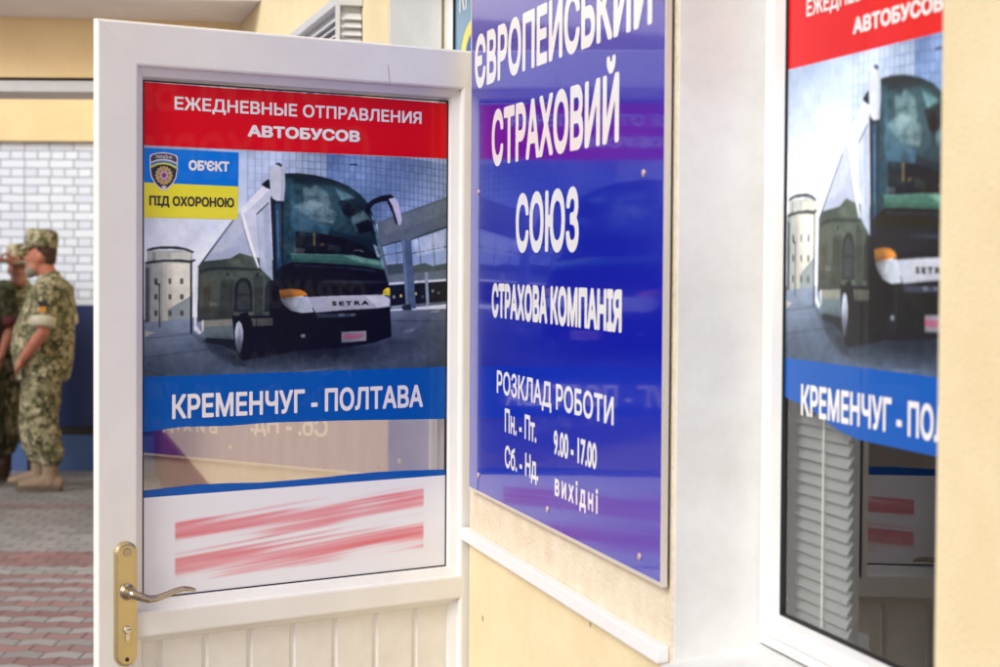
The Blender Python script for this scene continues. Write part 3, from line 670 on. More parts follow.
on_sign('РОЗКЛАД РОБОТИ', 3.7155, 2.931, 1.3205, .0490, .024)
on_sign('Пн. - Пт.', 3.648, 3.408, 1.2430, .0505, .030)
on_sign('9.00 - 17.00', 3.288, 3.0226, 1.2335, .0495, .034)
on_sign('Сб. - Нд.', 3.646, 3.392, 1.1690, .0470, .030)
on_sign('вихідні', 3.279, 3.015, 1.1560, .0430, .030, 1.35)

# ------------------------------------------------------------------ the open door
HX = .97
A = Vector((.149, 3.7015, 0)); DZ = math.radians(20.276)
dr = thing('door', 'open white plastic glazed door with a coach poster and brass handle', 'door', A, DZ)
W0, W1, GT, GB = .1115, .862, 1.968, .899
bm = bmesh.new()
prof = [(.020, .066), (.020, .019), (0, .018), (0, .005), (.002, .0015), (.005, 0), (.084, 0), (.088, .0015), (.0905, .006), (.0905, .012), (.107, .021), (.1115, .030), (.1115, .066)]
sweep_rect(bm, 0, HX+.003, .015, 2.083, prof)
# middle rail with its own beads
sweep_line(bm, .0855, HX-.0825, [(.914, .066), (.899, .066), (.899, .030), (.895, .021), (.879, .0122), (.879, .006), (.877, .0015), (.873, .0002), (.830, .0002), (.826, .0015), (.824, .006), (.824, .0122), (.812, .0205), (.808, .029), (.808, .066)][1:])
fr = obj('frame', bm, M['pvc'], dr)
for xa, xb in ((.0004, .0840), (HX+.0026, HX-.081)):
    bm = bmesh.new(); w_ = .0007 if xa < .1 else -.0007
    sheet(bm, [(xa, 2.0826), (xa+w_, 2.0826), (xb+w_, 1.9990), (xb, 1.9990)], -.0003); obj('seam', bm, M['grey_paint'], dr)
bm = bmesh.new(); sweep_rect(bm, W0-.001, W1+.001, GB-.001, GT+.001, [(0, .034), (0, .0275), (.0028, .0275), (.0028, .034)]); obj('gasket', bm, M['gasket'], dr)
bm = bmesh.new(); sheet(bm, [(W0, GB), (W1, GB), (W1, GT), (W0, GT)], .032); obj('pane', bm, M['door_pane'], dr)
# tongue-and-groove lower panel
bm = bmesh.new()
gro = [W0-.001, .147, .252, .357, .461, .566, .671, .776, W1+.001]; pts = []
for i, x in enumerate(gro):
    if i in (0, len(gro)-1): pts.append((x, .026)); continue
    pts += [(x-.0085, .026), (x-.006, .0285), (x-.0035, .031), (x+.0035, .031), (x+.006, .0285), (x+.0085, .026)]
pts += [(W1+.001, .052), (W0-.001, .052)]
lo = [bm.verts.new((x, y, .128)) for x, y in pts]; hi = [bm.verts.new((x, y, .8125)) for x, y in pts]
for i in range(len(pts)): bm.faces.new((lo[i], lo[(i+1) % len(pts)], hi[(i+1) % len(pts)], hi[i]))
obj('lower_panel', bm, M['pvc_old'], dr)
bm = bmesh.new(); sheet(bm, [(.6820, 2.036), (.6836, 2.036), (.6860, 2.014), (.6888, 1.992), (.6872, 1.992), (.6838, 2.014)], -.0004); obj('scratch', bm, M['scratch'], dr)
# upper poster on the glass
PY = .0295
ps = obj('poster', print_mesh('poster', PIC, W0+.003, W1-.001, 1.3585, 1.835, PY, gain=1.08), M['ink'], dr)
bm = bmesh.new(); sheet(bm, [(W0+.002, 1.835), (W1-.001, 1.836), (W1-.001, 1.962), (.60, 1.9645), (.30, 1.963), (W0+.002, 1.965)], PY); obj('title_band', bm, M['red'], ps)
bm = bmesh.new(); sheet(bm, [(W0+.002, 1.3585), (W0+.002, 1.2445), (.155, 1.2475), (.1998, 1.2515), (.255, 1.2495), (.3103, 1.2482), (.38, 1.2502), (.4481, 1.2500), (.52, 1.2480), (.5836, 1.2470), (.70, 1.2432), (.79, 1.2405), (W1-.001, 1.2380), (W1-.001, 1.3585)], PY)
obj('destination_band', bm, M['blue'], ps)
TY = PY-.0008
text('ЕЖЕДНЕВНЫЕ ОТПРАВЛЕНИЯ', (.182, TY, 1.9118), (1, 0, 0), .608, .0275, M['letter'], ps, .028)
text('АВТОБУСОВ', (.351, TY, 1.8636), (1, 0, 0), .2775, .0252, M['letter'], ps, .050)
text('КРЕМЕНЧУГ - ПОЛТАВА', (.1772, TY, 1.2685), (1, 0, 0), .6203, .0515, M['letter'], ps, .034)
text('SETRA', (.5584, TY, 1.5018), (1, 0, 0), .0944, .0098, M['letter_black'], ps, .05, 1.45, slope=.012)
text('КРЕМЕНЧУГ', (.588, TY, 1.4275), (1, 0, 0), .053, .010, M['letter_pink'], ps, .01, slope=.02)
# guard sticker
sy = PY-.0005
st = thing_st = obj('security_sticker', (lambda b: (sheet(b, [(W0+.003, 1.7590), (.3290, 1.7568), (.3300, 1.8290), (W0+.003, 1.8300)], sy), b)[1])(bmesh.new()), M['sky_blue'], dr)
bm = bmesh.new(); sheet(bm, [(W0+.003, 1.687), (.3278, 1.687), (.3290, 1.7568), (W0+.003, 1.7590)], sy-.0001); obj('yellow_field', bm, M['yellow'], st)
text("ОБ'ЄКТ", (.2138, sy-.0006, 1.7872), (1, 0, 0), .0940, .0215, M['letter'], st, .055)
text('ПІД ОХОРОНОЮ', (.1258, sy-.0006, 1.7120), (1, 0, 0), .1934, .0205, M['letter_dark'], st, .045)
def shield(k, dz=0):
    cx, top, w = .1578, 1.8224, .0312*k
    c = 1.783
    P = [(-1, .78), (-.92, .86), (-.5, .95), (0, 1.0), (.5, .95), (.92, .86), (1, .78), (1.0, .1), (.9, -.32), (.62, -.68), (.3, -.90), (0, -1.0), (-.3, -.90), (-.62, -.68), (-.9, -.32), (-1.0, .1)]
    return [(cx+x*w, c+y*.0398*k+dz) for x, y in P]
me_bits = [(shield(1.0), 'e8e6ee'), (shield(.93), '2c2a34'), (shield(.80, -.001), '3a3036')]
cr = bmesh.new(); mats_cr = []
def cr_add(pts, m, lift):
    f = cr.faces.new([cr.verts.new((x, sy-.0003-lift*.0002, z)) for x, z in pts])
    if m not in mats_cr: mats_cr.append(m)
    f.material_index = mats_cr.index(m)
def ink(h, n):
    key = 'ink_'+n
    if key not in M: M[key] = mat('ink_'+n, lin(hexc(h)), rough=.4)
    return M[key]
cr_add(shield(1.0), ink('d9d6e2', 'silver'), 1); cr_add(shield(.92), ink('2a2832', 'charcoal'), 2)
cx = .1578
cr_add([(cx-.0262, 1.8045), (cx-.014, 1.8090), (cx, 1.8105), (cx+.014, 1.8090), (cx+.0262, 1.8045), (cx+.0262, 1.8155), (cx+.014, 1.8190), (cx, 1.8200), (cx-.014, 1.8190), (cx-.0262, 1.8155)], ink('4a3f58', 'plum'), 3)
cr_add([(cx-.029, 1.7990), (cx-.014, 1.8040), (cx, 1.8055), (cx+.014, 1.8040), (cx+.029, 1.7990), (cx+.029, 1.8020), (cx+.014, 1.8072), (cx, 1.8087), (cx-.014, 1.8072), (cx-.029, 1.8020)], ink('d9d6e2', 'silver'), 4)
cr_add([(cx-.0285, 1.7935), (cx-.014, 1.7995), (cx, 1.8012), (cx+.014, 1.7995), (cx+.0285, 1.7935), (cx+.0285, 1.7980), (cx+.014, 1.8032), (cx, 1.8047), (cx-.014, 1.8032), (cx-.0285, 1.7980)], ink('2f7fc4', 'azure'), 4)
cr_add([(cx-.0285, 1.7885), (cx-.014, 1.7958), (cx, 1.7978), (cx+.014, 1.7958), (cx+.0285, 1.7885), (cx+.0285, 1.7935), (cx+.014, 1.7995), (cx, 1.8012), (cx-.014, 1.7995), (cx-.0285, 1.7935)], ink('cfd03a', 'lemon'), 4)
def star(r0, r1, n, z, rot=0):
    return [(cx+math.sin(math.pi*i/n+rot)*(r0 if i % 2 == 0 else r1), z+math.cos(math.pi*i/n+rot)*(r0 if i % 2 == 0 else r1)) for i in range(2*n)]
cr_add(star(.0205, .0175, 16, 1.7745), ink('b9a262', 'gold'), 5)
cr_add(star(.0150, .0085, 8, 1.7750), ink('7d5a8c', 'violet'), 6)
cr_add(star(.0098, .0090, 12, 1.7750), ink('c9a6b4', 'rose'), 7)
cr_add(star(.0072, .0040, 5, 1.7750), ink('6a3f74', 'purple'), 8)
cr_add([(cx-.006, 1.7530), (cx+.006, 1.7530), (cx+.003, 1.7480), (cx, 1.7465), (cx-.003, 1.7480)], ink('d9d6e2', 'silver'), 5)
cr.normal_update()
me = bpy.data.meshes.new('crest'); cr.to_mesh(me); cr.free()
o = bpy.data.objects.new('crest', me); [me.materials.append(m) for m in mats_cr]; link(o, st)
text('УКРАЇНА', (cx-.0185, sy-.0016, 1.8095), (1, 0, 0), .037, .0062, M['letter'], st, .01)
# lower white sticker
wp = obj('lower_poster', print_mesh('lower_poster', PANEL, W0+.003, W1-.001, GB+.001, 1.1085, PY, gain=1.02), M['ink'], dr)
bm = bmesh.new(); sheet(bm, [(W0+.003, 1.1085), (W1-.001, 1.1085), (W1-.001, 1.1215), (.76, 1.1255), (.6743, 1.1270), (.60, 1.1258), (.5437, 1.1237), (.46, 1.1226), (.3865, 1.1223), (.31, 1.1262), (.2364, 1.1280), (.17, 1.1252), (W0+.003, 1.1232)], PY-.0001)
obj('blue_strip', bm, M['blue'], wp)
# handle
hd = bmesh.new()
def stadium(cx, z0, z1, r, n=14):
    P = []
    for i in range(n+1): q = math.pi*i/n; P.append((cx+r*math.cos(q), z1-r+r*math.sin(q)))
    for i in range(n+1): q = math.pi+math.pi*i/n; P.append((cx+r*math.cos(q), z0+r+r*math.sin(q)))
    return P
def plate(cx, z0, z1, r):
    b = bmesh.new(); L = []
    for ins, y in ((0, .0), (0, -.005), (.002, -.009), (.005, -.011), (.0085, -.0115)):
        L.append([b.verts.new((x, y, z)) for x, z in stadium(cx, z0+ins, z1-ins, r-ins)])
    for P, Q in zip(L, L[1:]):
        for i in range(len(P)): b.faces.new((P[i], P[(i+1) % len(P)], Q[(i+1) % len(P)], Q[i]))
    b.faces.new(L[-1]); return b
HC = .0600
hp = obj('handle', plate(HC, .7715, 1.0275, .0245), M['brass'], dr)
bm = bmesh.new(); tube(bm, [(HC, -.010, .9255), (HC, -.020, .9255), (HC, -.030, .9250), (HC, -.036, .9245)], [.0125, .0110, .0095, .0092], 18)
pl = [(HC-.003, -.042, .9250), (HC+.012, -.047, .9200), (.0900, -.049, .9130), (.1080, -.048, .9130), (.1290, -.047, .9175), (.1500, -.046, .9235), (.1680, -.046, .9262), (.1820, -.0455, .9245), (.1930, -.045, .9215), (.1970, -.045, .9200)]
tube(bm, pl, [.0085, .0094, .0086, .0074, .0066, .0062, .0060, .0052, .0040, .0022], 14)
ell(bm, (HC, -.040, .925), (.0105, .0100, .0105)); ell(bm, (HC, -.0125, .9255), (.0165, .004, .0175))
obj('lever', fused(bm, .0016, 4), M['brass_dull'], hp, True)
bm = bmesh.new(); disc(bm, (HC, -.0117, .8480), .0085, .0045, (0, -1, 0)); box(bm, HC-.0045, HC+.0045, -.0150, -.0117, .8250, .8450, .001); obj('lock_cylinder', bm, M['steel'], hp)
bm = bmesh.new(); box(bm, HC-.0010, HC+.0070, -.0168, -.0163, .8475, .8492); obj('keyhole', bm, M['dark'], hp)
bm = bmesh.new(); disc(bm, (HC, -.0117, 1.0055), .0088, .0012, (0, -1, 0)); obj('screw', bm, M['brass_dull'], hp)
bm = bmesh.new(); disc(bm, (HC, -.0117, .7870), .0045, .0010, (0, -1, 0)); obj('screw', bm, M['dark'], hp)

# ------------------------------------------------------------------ transom light over the doorway
tw = thing('transom_window', 'blue poster pane above the doorway between open door and white reveal', 'window', (1.15, 4.5, 2.10))
def tpart(name, bm, m, parent=None):
    o = obj(name, bm, m, parent or tw)
    if not parent: o.location = (-1.15, -4.5, -2.10)
    return o
y0, y1 = DOOR[0]+.012, DOOR[1]-.0085
bm = bmesh.new(); sweep_rect(bm, y0, y1, 2.10, DOOR[3]-.010, [(0, 1.20), (0, 1.163), (.003, 1.160), (.052, 1.160), (.056, 1.166), (.062, 1.172), (.062, 1.20)], axis='x')
box(bm, 1.160, 1.20, y0, y0+.06, .01, 2.098); box(bm, 1.160, 1.20, y1-.06, y1, .01, 2.098)
tpart('frame', bm, M['pvc'])
bm = bmesh.new(); sweep_rect(bm, y0+.061, y1-.061, 2.161, DOOR[3]-.071, [(0, 1.185), (0, 1.170), (.006, 1.171), (.006, 1.185)], axis='x'); tpart('gasket', bm, M['gasket'])
bm = bmesh.new(); box(bm, 1.176, 1.180, y0+.062, y1-.062, 2.162, DOOR[3]-.072); tpart('pane', bm, M['pane'])
bm = bmesh.new(); sheet(bm, [(y0+.066, 2.166), (y1-.069, 2.166), (y1-.069, DOOR[3]-.076), (y0+.066, DOOR[3]-.076)], 1.1755, 'yz')
M['poster_blue'] = mat('sea_blue_print', (.10, .30, .50), rough=.3, coat=.5, var=.25, vscale=6)
pp = tpart('poster', bm, M['poster_blue'])
text('КРЕМЕНЧУГ', (1.1747, 4.862, 2.288), (0, -1, 0), .62, .095, M['letter'], pp, .02)
def arc(r0, r1, a0, a1, n=24, c=(4.665, 2.150), sx=1.0):
    o_ = [(c[0]+sx*r1*math.cos(a0+(a1-a0)*i/n), c[1]+r1*math.sin(a0+(a1-a0)*i/n)) for i in range(n+1)]
    i_ = [(c[0]+sx*r0*math.cos(a0+(a1-a0)*i/n), c[1]+r0*math.sin(a0+(a1-a0)*i/n)) for i in range(n+1)]
    return [p for p in o_+i_[::-1]]
def clipz(P): return [(y, max(z, 2.1665)) for y, z in P]
bm = bmesh.new(); sheet(bm, clipz(arc(.062, .098, .12, math.pi-.12, c=(4.70, 2.155), sx=1.45)), 1.1748, 'yz'); tpart('yellow_arc', bm, M['yellow'], pp)
bm = bmesh.new(); sheet(bm, clipz(arc(.0, .058, .2, math.pi-.2, c=(4.70, 2.155), sx=1.45)), 1.1749, 'yz'); tpart('globe', bm, M['blue'], pp)

# ------------------------------------------------------------------ louvred shutter box projecting from the facade
lv = thing('shutter', 'grey slatted shutter box on the yellow wall just above the open door', 'shutter', (.96, 6.4, 1.50))
def lpart(name, bm, m):
    o = obj(name, bm, m, lv); o.location = (-.96, -6.4, -1.50); return o
LX, LY0, LY1, LZ = .917, 5.372, 7.6, 2.397
bm = bmesh.new(); z = 1.54
while z < LZ-.05:
    prism(bm, [(LX+.004, z-.004), (LX+.022, z+.016), (LX+.024, z+.014), (LX+.006, z-.006)], LY1-LY0-.12, axis='y', a0=LY0+.06)
    prism(bm, [(LY0+.003, z-.004), (LY0+.020, z+.016), (LY0+.022, z+.014), (LY0+.005, z-.006)], .998-LX-.012, axis='x', a0=LX+.010); z += .024
lpart('slats', bm, M['grey_paint'])
bm = bmesh.new(); box(bm, LX+.03, .999, LY0+.03, LY1, 1.50, LZ-.002); lpart('back_panel', bm, M['grey_paint'])
bm = bmesh.new(); box(bm, LX, .9985, LY0, LY1, LZ-.028, LZ, .002); box(bm, LX, .9985, LY0, LY1, 1.50, 1.528, .002); box(bm, LX, LX+.012, LY0, LY0+.012, 1.528, LZ-.028)
lpart('frame', bm, M['grey_paint'])

# ------------------------------------------------------------------ canopy and cross beam
cp = thing('canopy', 'lilac grey canopy slab overhead at the top of the passage', 'canopy', (0, 7.6, 2.77))
bm = bmesh.new()
ca, sa = math.cos(YAW), math.sin(YAW)
def cam_ground(a, d): return Vector((a*ca+d*sa, -a*sa+d*ca, 0))
P = [cam_ground(-4.6, 8.12), cam_ground(-2.0, 8.05), Vector((.997, 7.75, 0)), Vector((.997, 8.74, 0)), cam_ground(-1.2, 8.437), cam_ground(-4.6, 8.437)]
Z = [2.772, 2.76, 2.715, 2.70, 2.71, 2.772]
lo = [bm.verts.new((p.x, p.y-7.6, z-2.77)) for p, z in zip(P, Z)]; hi = [bm.verts.new((p.x, p.y-7.6, .16)) for p in P]
bm.faces.new(lo); bm.faces.new(hi)
for i in range(6): bm.faces.new((lo[i], lo[(i+1) % 6], hi[(i+1) % 6], hi[i]))
obj('soffit', bm, M['soffit'], cp)
o = cam_ground(-4.6, 8.44)
be = thing('cross_beam', 'ochre rendered beam spanning the passage above the soldiers', 'beam', (o.x, o.y, 2.42), -YAW)
bm = bmesh.new(); box(bm, -4.6, 3.52, 0, .44, .030, 1.5); obj('beam', bm, M['plaster_beam'], be)
bm = bmesh.new(); box(bm, -4.6, 3.52, .006, .42, -.036, .014); obj('drip_edge', bm, M['grey_paint'], be)

# ------------------------------------------------------------------ far wall
o = cam_ground(-1.0, 13.62)
fw = thing('brick_wall', 'white brick wall with navy painted lower half behind the soldiers', 'wall', o, -YAW)
bm = bmesh.new(); box(bm, -11, 3.5, 0, .3, 1.255, 2.487); obj('brickwork', bm, M['brick'], fw)
bm = bmesh.new(); box(bm, -11, 3.5, -.012, .3, .33, 1.253, .004); obj('dado', bm, M['navy'], fw)
bm = bmesh.new(); box(bm, -11, 3.5, -.02, .3, .27, .328); obj('painted_shade_strip', bm, M['dark'], fw)  # dark-coloured strip stands in for the shadow line above the plinth
bm = bmesh.new(); box(bm, -11, 3.5, -.05, .3, 0, .268, .008); obj('plinth', bm, M['plinth_blue'], fw)
bm = bmesh.new(); box(bm, -11, 3.5, -.05, .3, 2.489, 5.2); obj('lintel', bm, M['plaster_beam'], fw)

# ------------------------------------------------------------------ people
def hand(bm, wrist, tip, side, curl=.3):
    w, t = Vector(wrist), Vector(tip); d = (t-w).normalized(); s = Vector(side).normalized(); nrm = d.cross(s)
    L = (t-w).length
    tube(bm, [w-d*.02, w+d*.02, w+d*L*.5], [(.024, .020), (.018, .036), (.016, .042)], 12)
    for i, (k, ln) in enumerate(((-.030, .42), (-.010, .50), (.010, .47), (.029, .37))):
        a = w+d*L*.46+s*k; b = a+d*L*ln*.55; c = b+d*L*ln*.45+nrm*L*curl*.3
        tube(bm, [a, b, c], [.0105, .0098, .0085], 8)
    a = w+d*L*.15-s*.030; tube(bm, [a, a+d*L*.22-s*.022, a+d*L*.42-s*.024], [.013, .011, .009], 8)
def limb(bm, J, R, seg=16):
    tube(bm, J, R, seg)
    for p, r in zip(J[1:-1], R[1:-1]): ell(bm, p, (r if not isinstance(r, tuple) else max(r),)*3, 12)
def person(label, loc, heading, P):
    t = thing('person', label, 'person', loc, heading, None)
    hd = Vector(P.get('head', (.0, 0, 1.62)))
    b = bmesh.new()
    ell(b, hd+Vector((0, 0, .02)), (.098, .077, .115)); ell(b, hd+Vector((.042, 0, -.068)), (.060, .054, .062))
    ell(b, hd+Vector((.055, 0, .0)), (.052, .055, .075)); tube(b, [hd+Vector((.085, 0, .025)), hd+Vector((.112, 0, -.008)), hd+Vector((.118, 0, -.018))], [.010, .015, .014], 10)
    ell(b, hd+Vector((.100, 0, -.030)), (.016, .020, .010)); ell(b, hd+Vector((.098, 0, -.058)), (.013, .024, .008)); ell(b, hd+Vector((.096, 0, -.069)), (.013, .022, .008))
    ell(b, hd+Vector((.088, 0, -.100)), (.025, .026, .020))
    for s in (-1, 1):
        ell(b, hd+Vector((-.004, s*.079, -.004)), (.020, .010, .031)); ell(b, hd+Vector((.088, s*.032, .034)), (.018, .022, .008))
    tube(b, [(-.045, 0, 1.38), (-.030, 0, 1.47), hd+Vector((-.012, 0, -.03))], [.075, .062, .058], 18)
    rings(b, [(-.04, 0, 1.44, .06, .07), (-.04, 0, 1.38, .09, .17), (-.02, 0, 1.25, .13, .17), (.0, 0, 1.05, .14, .16), (.0, 0, .9, .14, .16), (.0, 0, .82, .12, .15)])
    for side in ('L', 'R'):
        sh, el, wr, tip, sd = [Vector(q) for q in P['arm'+side]]
        mid = el.lerp(wr, .35)
        limb(b, [sh, sh.lerp(el, .5), el, mid, wr], [.055, .050, .042, .045, .030]); hand(b, wr, tip, sd, P.get('curl', .3))
        hp_, kn, an, toe = [Vector(q) for q in P['leg'+side]]
        limb(b, [hp_, kn, an], [.075, .052, .036])
        fd = Vector((toe.x-an.x, toe.y-an.y, 0)).normalized(); g0 = Vector((an.x, an.y, 0)); tube(b, [an, g0+Vector((0, 0, .06)), g0+fd*.09+Vector((0, 0, .045)), g0+fd*.17+Vector((0, 0, .038))], [.034, .034, .028, .018], 12)
    obj('body', fused(b, .0075, 3), M[P['skin']], t, True)
    for s in (-1, 1):
        e = bmesh.new(); ell(e, hd+Vector((.0945, s*.030, .018)), (.008, .011, .006), 10); obj('eye', e, M['eye'], t, True)
    # jacket
    b = bmesh.new(); w = P.get('width', 1.0); bl_ = P.get('belly', 1.0)
    rings(b, [(-.035, 0, 1.475, .080, .085), (-.04, 0, 1.44, .100, .125), (-.045, 0, 1.40, .135, .195*w), (-.035, 0, 1.30, .165, .225*w), (.0, 0, 1.15, .190*bl_, .225*w), (.015, 0, 1.0, .205*bl_, .215*w), (.015, 0, .90, .196*bl_, .205*w), (.012, 0, .82, .180*bl_, .195*w), (.012, 0, .79, .172*bl_, .190*w)], 28)
    tube(b, [(-.035, 0, 1.46), (-.022, 0, 1.505)], [.080, .074], 20)
    for side in ('L', 'R'):
        sh, el, wr, tip, sd = [Vector(q) for q in P['arm'+side]]
        end = P.get('sleeve', .8)
        ell(b, sh+Vector((0, 0, -.01)), (.085, .085, .085))
        limb(b, [sh.lerp(Vector((0, 0, 1.33)), .4), sh, sh.lerp(el, .5), sh.lerp(el, end)], [.10, .086, .082, .076])
    obj('jacket', fused(b, .011, 5, .008, 13), M[P['cloth']], t, True)
    for side in ('L', 'R'):
        sh, el, wr, tip, sd = [Vector(q) for q in P['arm'+side]]; end = P.get('sleeve', .8)
        b = bmesh.new(); d = (el-sh).normalized(); c = sh.lerp(el, end)
        tube(b, [c-d*.055, c-d*.05, c+d*.012, c+d*.018], [.074, .084, .082, .070], 18)
        obj('cuff', b, M[P['cuff']], t, True)
    # trousers
    b = bmesh.new()
    rings(b, [(.01, 0, .93, .165, .185), (.015, 0, .86, .186, .196), (.02, 0, .77, .182, .192), (.03, 0, .72, .11, .13)], 24)
    for side in ('L', 'R'):
        hp_, kn, an, toe = [Vector(q) for q in P['leg'+side]]
        end = an+Vector((0, 0, .10))
        limb(b, [hp_+Vector((0, 0, .02)), hp_.lerp(kn, .5), kn, kn.lerp(end, .6), end+Vector((0, 0, .03)), end], [.130, .136, .120, .116, .100, .072])
    obj('trousers', fused(b, .011, 4, .012, 11), M[P['cloth']], t, True)
    for side in ('L', 'R'):
        hp_, kn, an, toe = [Vector(q) for q in P['leg'+side]]
        d = (toe-an); d.z = 0; d.normalize(); sdv = Vector((-d.y, d.x, 0)); g = Vector((an.x, an.y, 0))
        b = bmesh.new()
        tube(b, [an+Vector((0, 0, .14)), an+Vector((0, 0, .06)), an+Vector((0, 0, -.02)), g+Vector((0, 0, .05))-d*.01], [.055, .056, .054, .052], 16)
        tube(b, [g-d*.065+Vector((0, 0, .055)), g+d*.02+Vector((0, 0, .066)), g+d*.09+Vector((0, 0, .060)), g+d*.16+Vector((0, 0, .050)), g+d*.215+Vector((0, 0, .045))], [(.045, .042), (.055, .046), (.044, .050), (.034, .051), (.022, .036)], 16)
        ell(b, g-d*.05+Vector((0, 0, .06)), (.05, .045, .05))
        bo = obj('boot', fused(b, .008, 3), M[P['boot']], t, True)
        b = bmesh.new(); out = []
        for k in range(24):
            q = 2*math.pi*k/24; c, s = math.cos(q), math.sin(q)
            out.append(g+d*(.075+.165*c)+sdv*(.050*s*(1.05 if c > 0 else .9)))
        prism(b, [(p.x, p.y) for p in out], .030, axis='z', a0=.0)
        obj('sole', b, M['sole'], bo)
    # cap
    if P.get('cap', True):
        b = bmesh.new(); cz = hd.z
        rings(b, [(.006, 0, cz+.072, .112, .090), (.002, 0, cz+.10, .114, .093), (-.002, 0, cz+.155, .110, .091), (-.002, 0, cz+.180, .104, .086), (-.002, 0, cz+.192, .088, .072), (-.002, 0, cz+.196, .05, .04)], 28)
        for v in b.verts: v.co.x += hd.x; v.co.y += hd.y; v.co.z += (v.co.x-hd.x)*.10
        L0, L1 = [], []
        for k in range(15):
            q = -math.pi/2+math.pi*k/14
            L0.append((hd.x+.03+math.cos(q)*.080, hd.y+math.sin(q)*.082)); L1.append((hd.x+.05+math.cos(q)*.128, hd.y+math.sin(q)*.080))
        for dz in (0,):
            lo = [[b.verts.new((x, y, cz+.079-th)) for x, y in L0] for th in (0, .005)]
            hi = [[b.verts.new((x, y, cz+.079-.030*max(0, x-hd.x-.05)/.128*1.0-th-.004*abs(y-hd.y)/.08)) for x, y in L1] for th in (0, .005)]
            for k in range(14):
                b.faces.new((lo[0][k], lo[0][k+1], hi[0][k+1], hi[0][k])); b.faces.new((lo[1][k+1], lo[1][k], hi[1][k], hi[1][k+1]))
                b.faces.new((hi[0][k], hi[0][k+1], hi[1][k+1], hi[1][k]))
        obj('cap', b, M[P['cloth']], t, True)
    b = bmesh.new(); ell(b, hd+Vector((-.020, 0, .040)), (.0865, .0815, .090)); ell(b, hd+Vector((-.040, 0, -.010)), (.062, .068, .065)); obj('hair', fused(b, .009, 2), M['hair'], t, True)
    if P.get('beard'):
        b = bmesh.new(); ell(b, hd+Vector((.060, 0, -.090)), (.052, .056, .048)); ell(b, hd+Vector((.085, 0, -.105)), (.034, .036, .046)); ell(b, hd+Vector((.098, 0, -.046)), (.018, .030, .012))
        obj('beard', fused(b, .007, 2), M['beard'], t, True)
    return t
FACE_LEFT = math.pi-YAW
p1 = cam_ground((45-500)/1800*12.48, 12.48)
s1 = person('stout person in light camouflage, cap and grey beard, hand in trouser pocket', p1, FACE_LEFT, dict(
    head=(.022, 0, 1.615), skin='skin', cloth='camo', boot='boot', cuff='cuff', beard=True, sleeve=.80, width=1.02, belly=1.05,
    armL=((-.065, .225, 1.375), (-.055, .285, 1.100), (.090, .235, .925), (.16, .195, .80), (0, -1, .3)),
    armR=((-.065, -.225, 1.375), (-.085, -.285, 1.100), (.060, -.235, .915), (.14, -.195, .80), (0, 1, .3)),
    legL=((-.005, .095, .83), (.005, .115, .47), (-.065, .12, .13), (.15, .13, .03)),
    legR=((.035, -.095, .83), (.095, -.11, .47), (.075, -.12, .13), (.33, -.13, .03))))
b = bmesh.new(); box(b, -.025, .025, 0, .006, -.016, .016, .002); o = obj('sleeve_patch', b, M['orange'], s1); o.location = (-.066, .333, 1.262); o.rotation_euler = (math.radians(-10), 0, 0)
b = bmesh.new(); box(b, -.028, .028, 0, .006, -.020, .020, .002); o = obj('unit_patch', b, M['patch_dark'], s1); o.location = (-.066, .326, 1.300); o.rotation_euler = (math.radians(-10), 0, 0)
p2 = cam_ground((19-500)/1800*13.15, 13.15)
s2 = person('person shading the eyes with a raised forearm, half hidden behind the stout one', p2, -math.pi/2-YAW+.25, dict(
    head=(.022, 0, 1.575), skin='skin_pale', cloth='camo', boot='boot_brown', cuff='cuff', sleeve=.9, width=.92, belly=.85, curl=.1,
    armL=((-.05, .20, 1.35), (-.06, .25, 1.08), (.02, .23, .85), (.04, .22, .68), (1, 0, 0)),
    armR=((-.03, -.20, 1.36), (.12, -.40, 1.58), (.165, -.16, 1.650), (.165, .02, 1.640), (0, 0, -1)),
    legL=((.0, .09, .81), (.02, .10, .46), (-.02, .11, .13), (.20, .14, .03)),
    legR=((.0, -.09, .81), (.02, -.10, .46), (-.02, -.11, .13), (.20, -.14, .03))))
s2.scale = (.965, .965, .965)
p3 = cam_ground((-27-500)/1800*12.75, 12.75)
person('person in dark olive uniform with maroon cuffs, cut off by the left edge', p3, -math.pi/2-YAW-.1, dict(
    head=(.022, 0, 1.63), skin='skin', cloth='camo_dark', boot='boot_black', cuff='maroon', sleeve=.92,
    armL=((-.04, .215, 1.37), (-.05, .25, 1.12), (.06, .215, .90), (.10, .20, .73), (1, 0, 0)),
    armR=((-.04, -.215, 1.37), (-.05, -.25, 1.12), (.06, -.215, .90), (.10, -.20, .73), (1, 0, 0)),
    legL=((.0, .095, .83), (.02, .11, .47), (-.02, .13, .13), (.20, .17, .03)),
    legR=((.0, -.095, .83), (.02, -.11, .47), (-.02, -.13, .13), (.20, -.17, .03))))

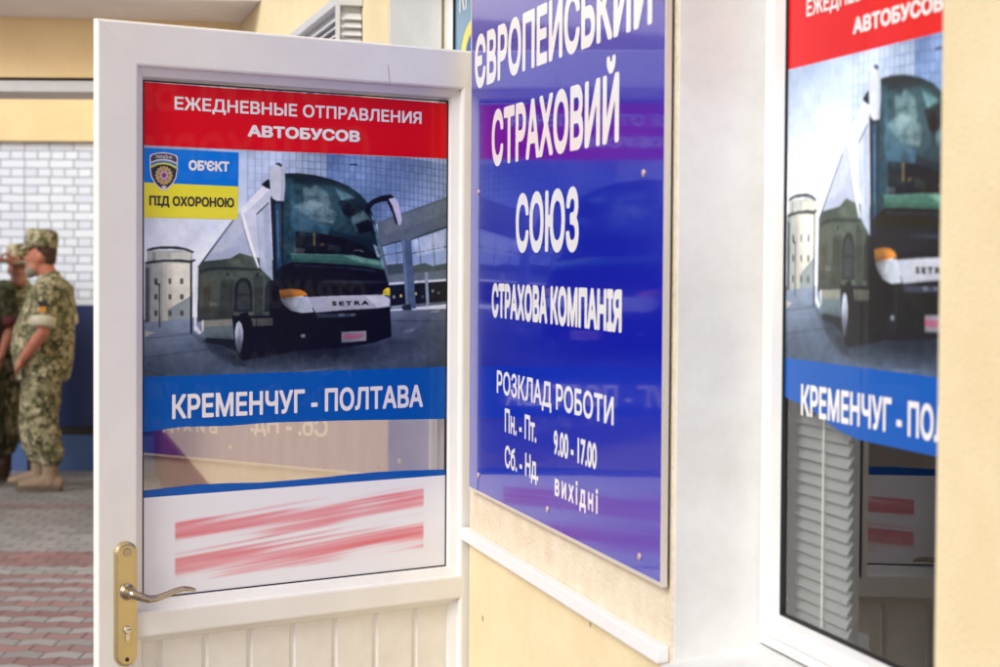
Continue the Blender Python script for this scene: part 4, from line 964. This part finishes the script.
# ------------------------------------------------------------------ light
EL = math.radians(36); L = Vector((-.72, -.52, 0)).normalized()*math.cos(EL); L.z = math.sin(EL)
sun = bpy.data.lights.new('sun', 'SUN'); sun.energy = 1.5; sun.angle = math.radians(26); sun.color = (1.0, .997, .99)
so = link(bpy.data.objects.new('sun', sun)); so.location = (-6, -6, 9)
so.rotation_euler = (-L).to_track_quat('-Z', 'Y').to_euler()
w = bpy.data.worlds.new('World'); scene.world = w; w.use_nodes = True
nt = w.node_tree; bg = nt.nodes['Background']; bg.inputs['Strength'].default_value = .13
sky = nt.nodes.new('ShaderNodeTexSky'); sky.sky_type = 'NISHITA'; sky.sun_disc = False
sky.sun_elevation = EL; sky.sun_rotation = math.atan2(L.x, L.y); sky.dust_density = 4.0; sky.air_density = 1.0
hs = nt.nodes.new('ShaderNodeHueSaturation'); hs.inputs['Saturation'].default_value = .78
nt.links.new(sky.outputs[0], hs.inputs['Color']); nt.links.new(hs.outputs[0], bg.inputs['Color'])

# ------------------------------------------------------------------ camera
cam = bpy.data.cameras.new('camera'); co = link(bpy.data.objects.new('camera', cam))
pt, ro = math.radians(1.6), math.radians(.36)
Fv = Vector((math.sin(YAW)*math.cos(pt), math.cos(YAW)*math.cos(pt), -math.sin(pt)))
R0 = Vector((math.cos(YAW), -math.sin(YAW), 0)); U0 = R0.cross(Fv)
Rv = R0*math.cos(ro)+U0*math.sin(ro); Uv = -R0*math.sin(ro)+U0*math.cos(ro)
m = Matrix((( Rv.x, Uv.x, -Fv.x), (Rv.y, Uv.y, -Fv.y), (Rv.z, Uv.z, -Fv.z))).to_4x4()
m.translation = (0, 0, 1.6); co.matrix_world = m
cam.sensor_width = 36; cam.lens = 64.8; cam.shift_y = -.0212; cam.clip_start = .05; cam.clip_end = 1000
cam.dof.use_dof = True; cam.dof.focus_distance = 4.05; cam.dof.aperture_fstop = 5.2
scene.camera = co
scene.view_settings.view_transform = 'Standard'; scene.view_settings.look = 'None'
scene.view_settings.exposure = 0.18; scene.view_settings.gamma = 1.0
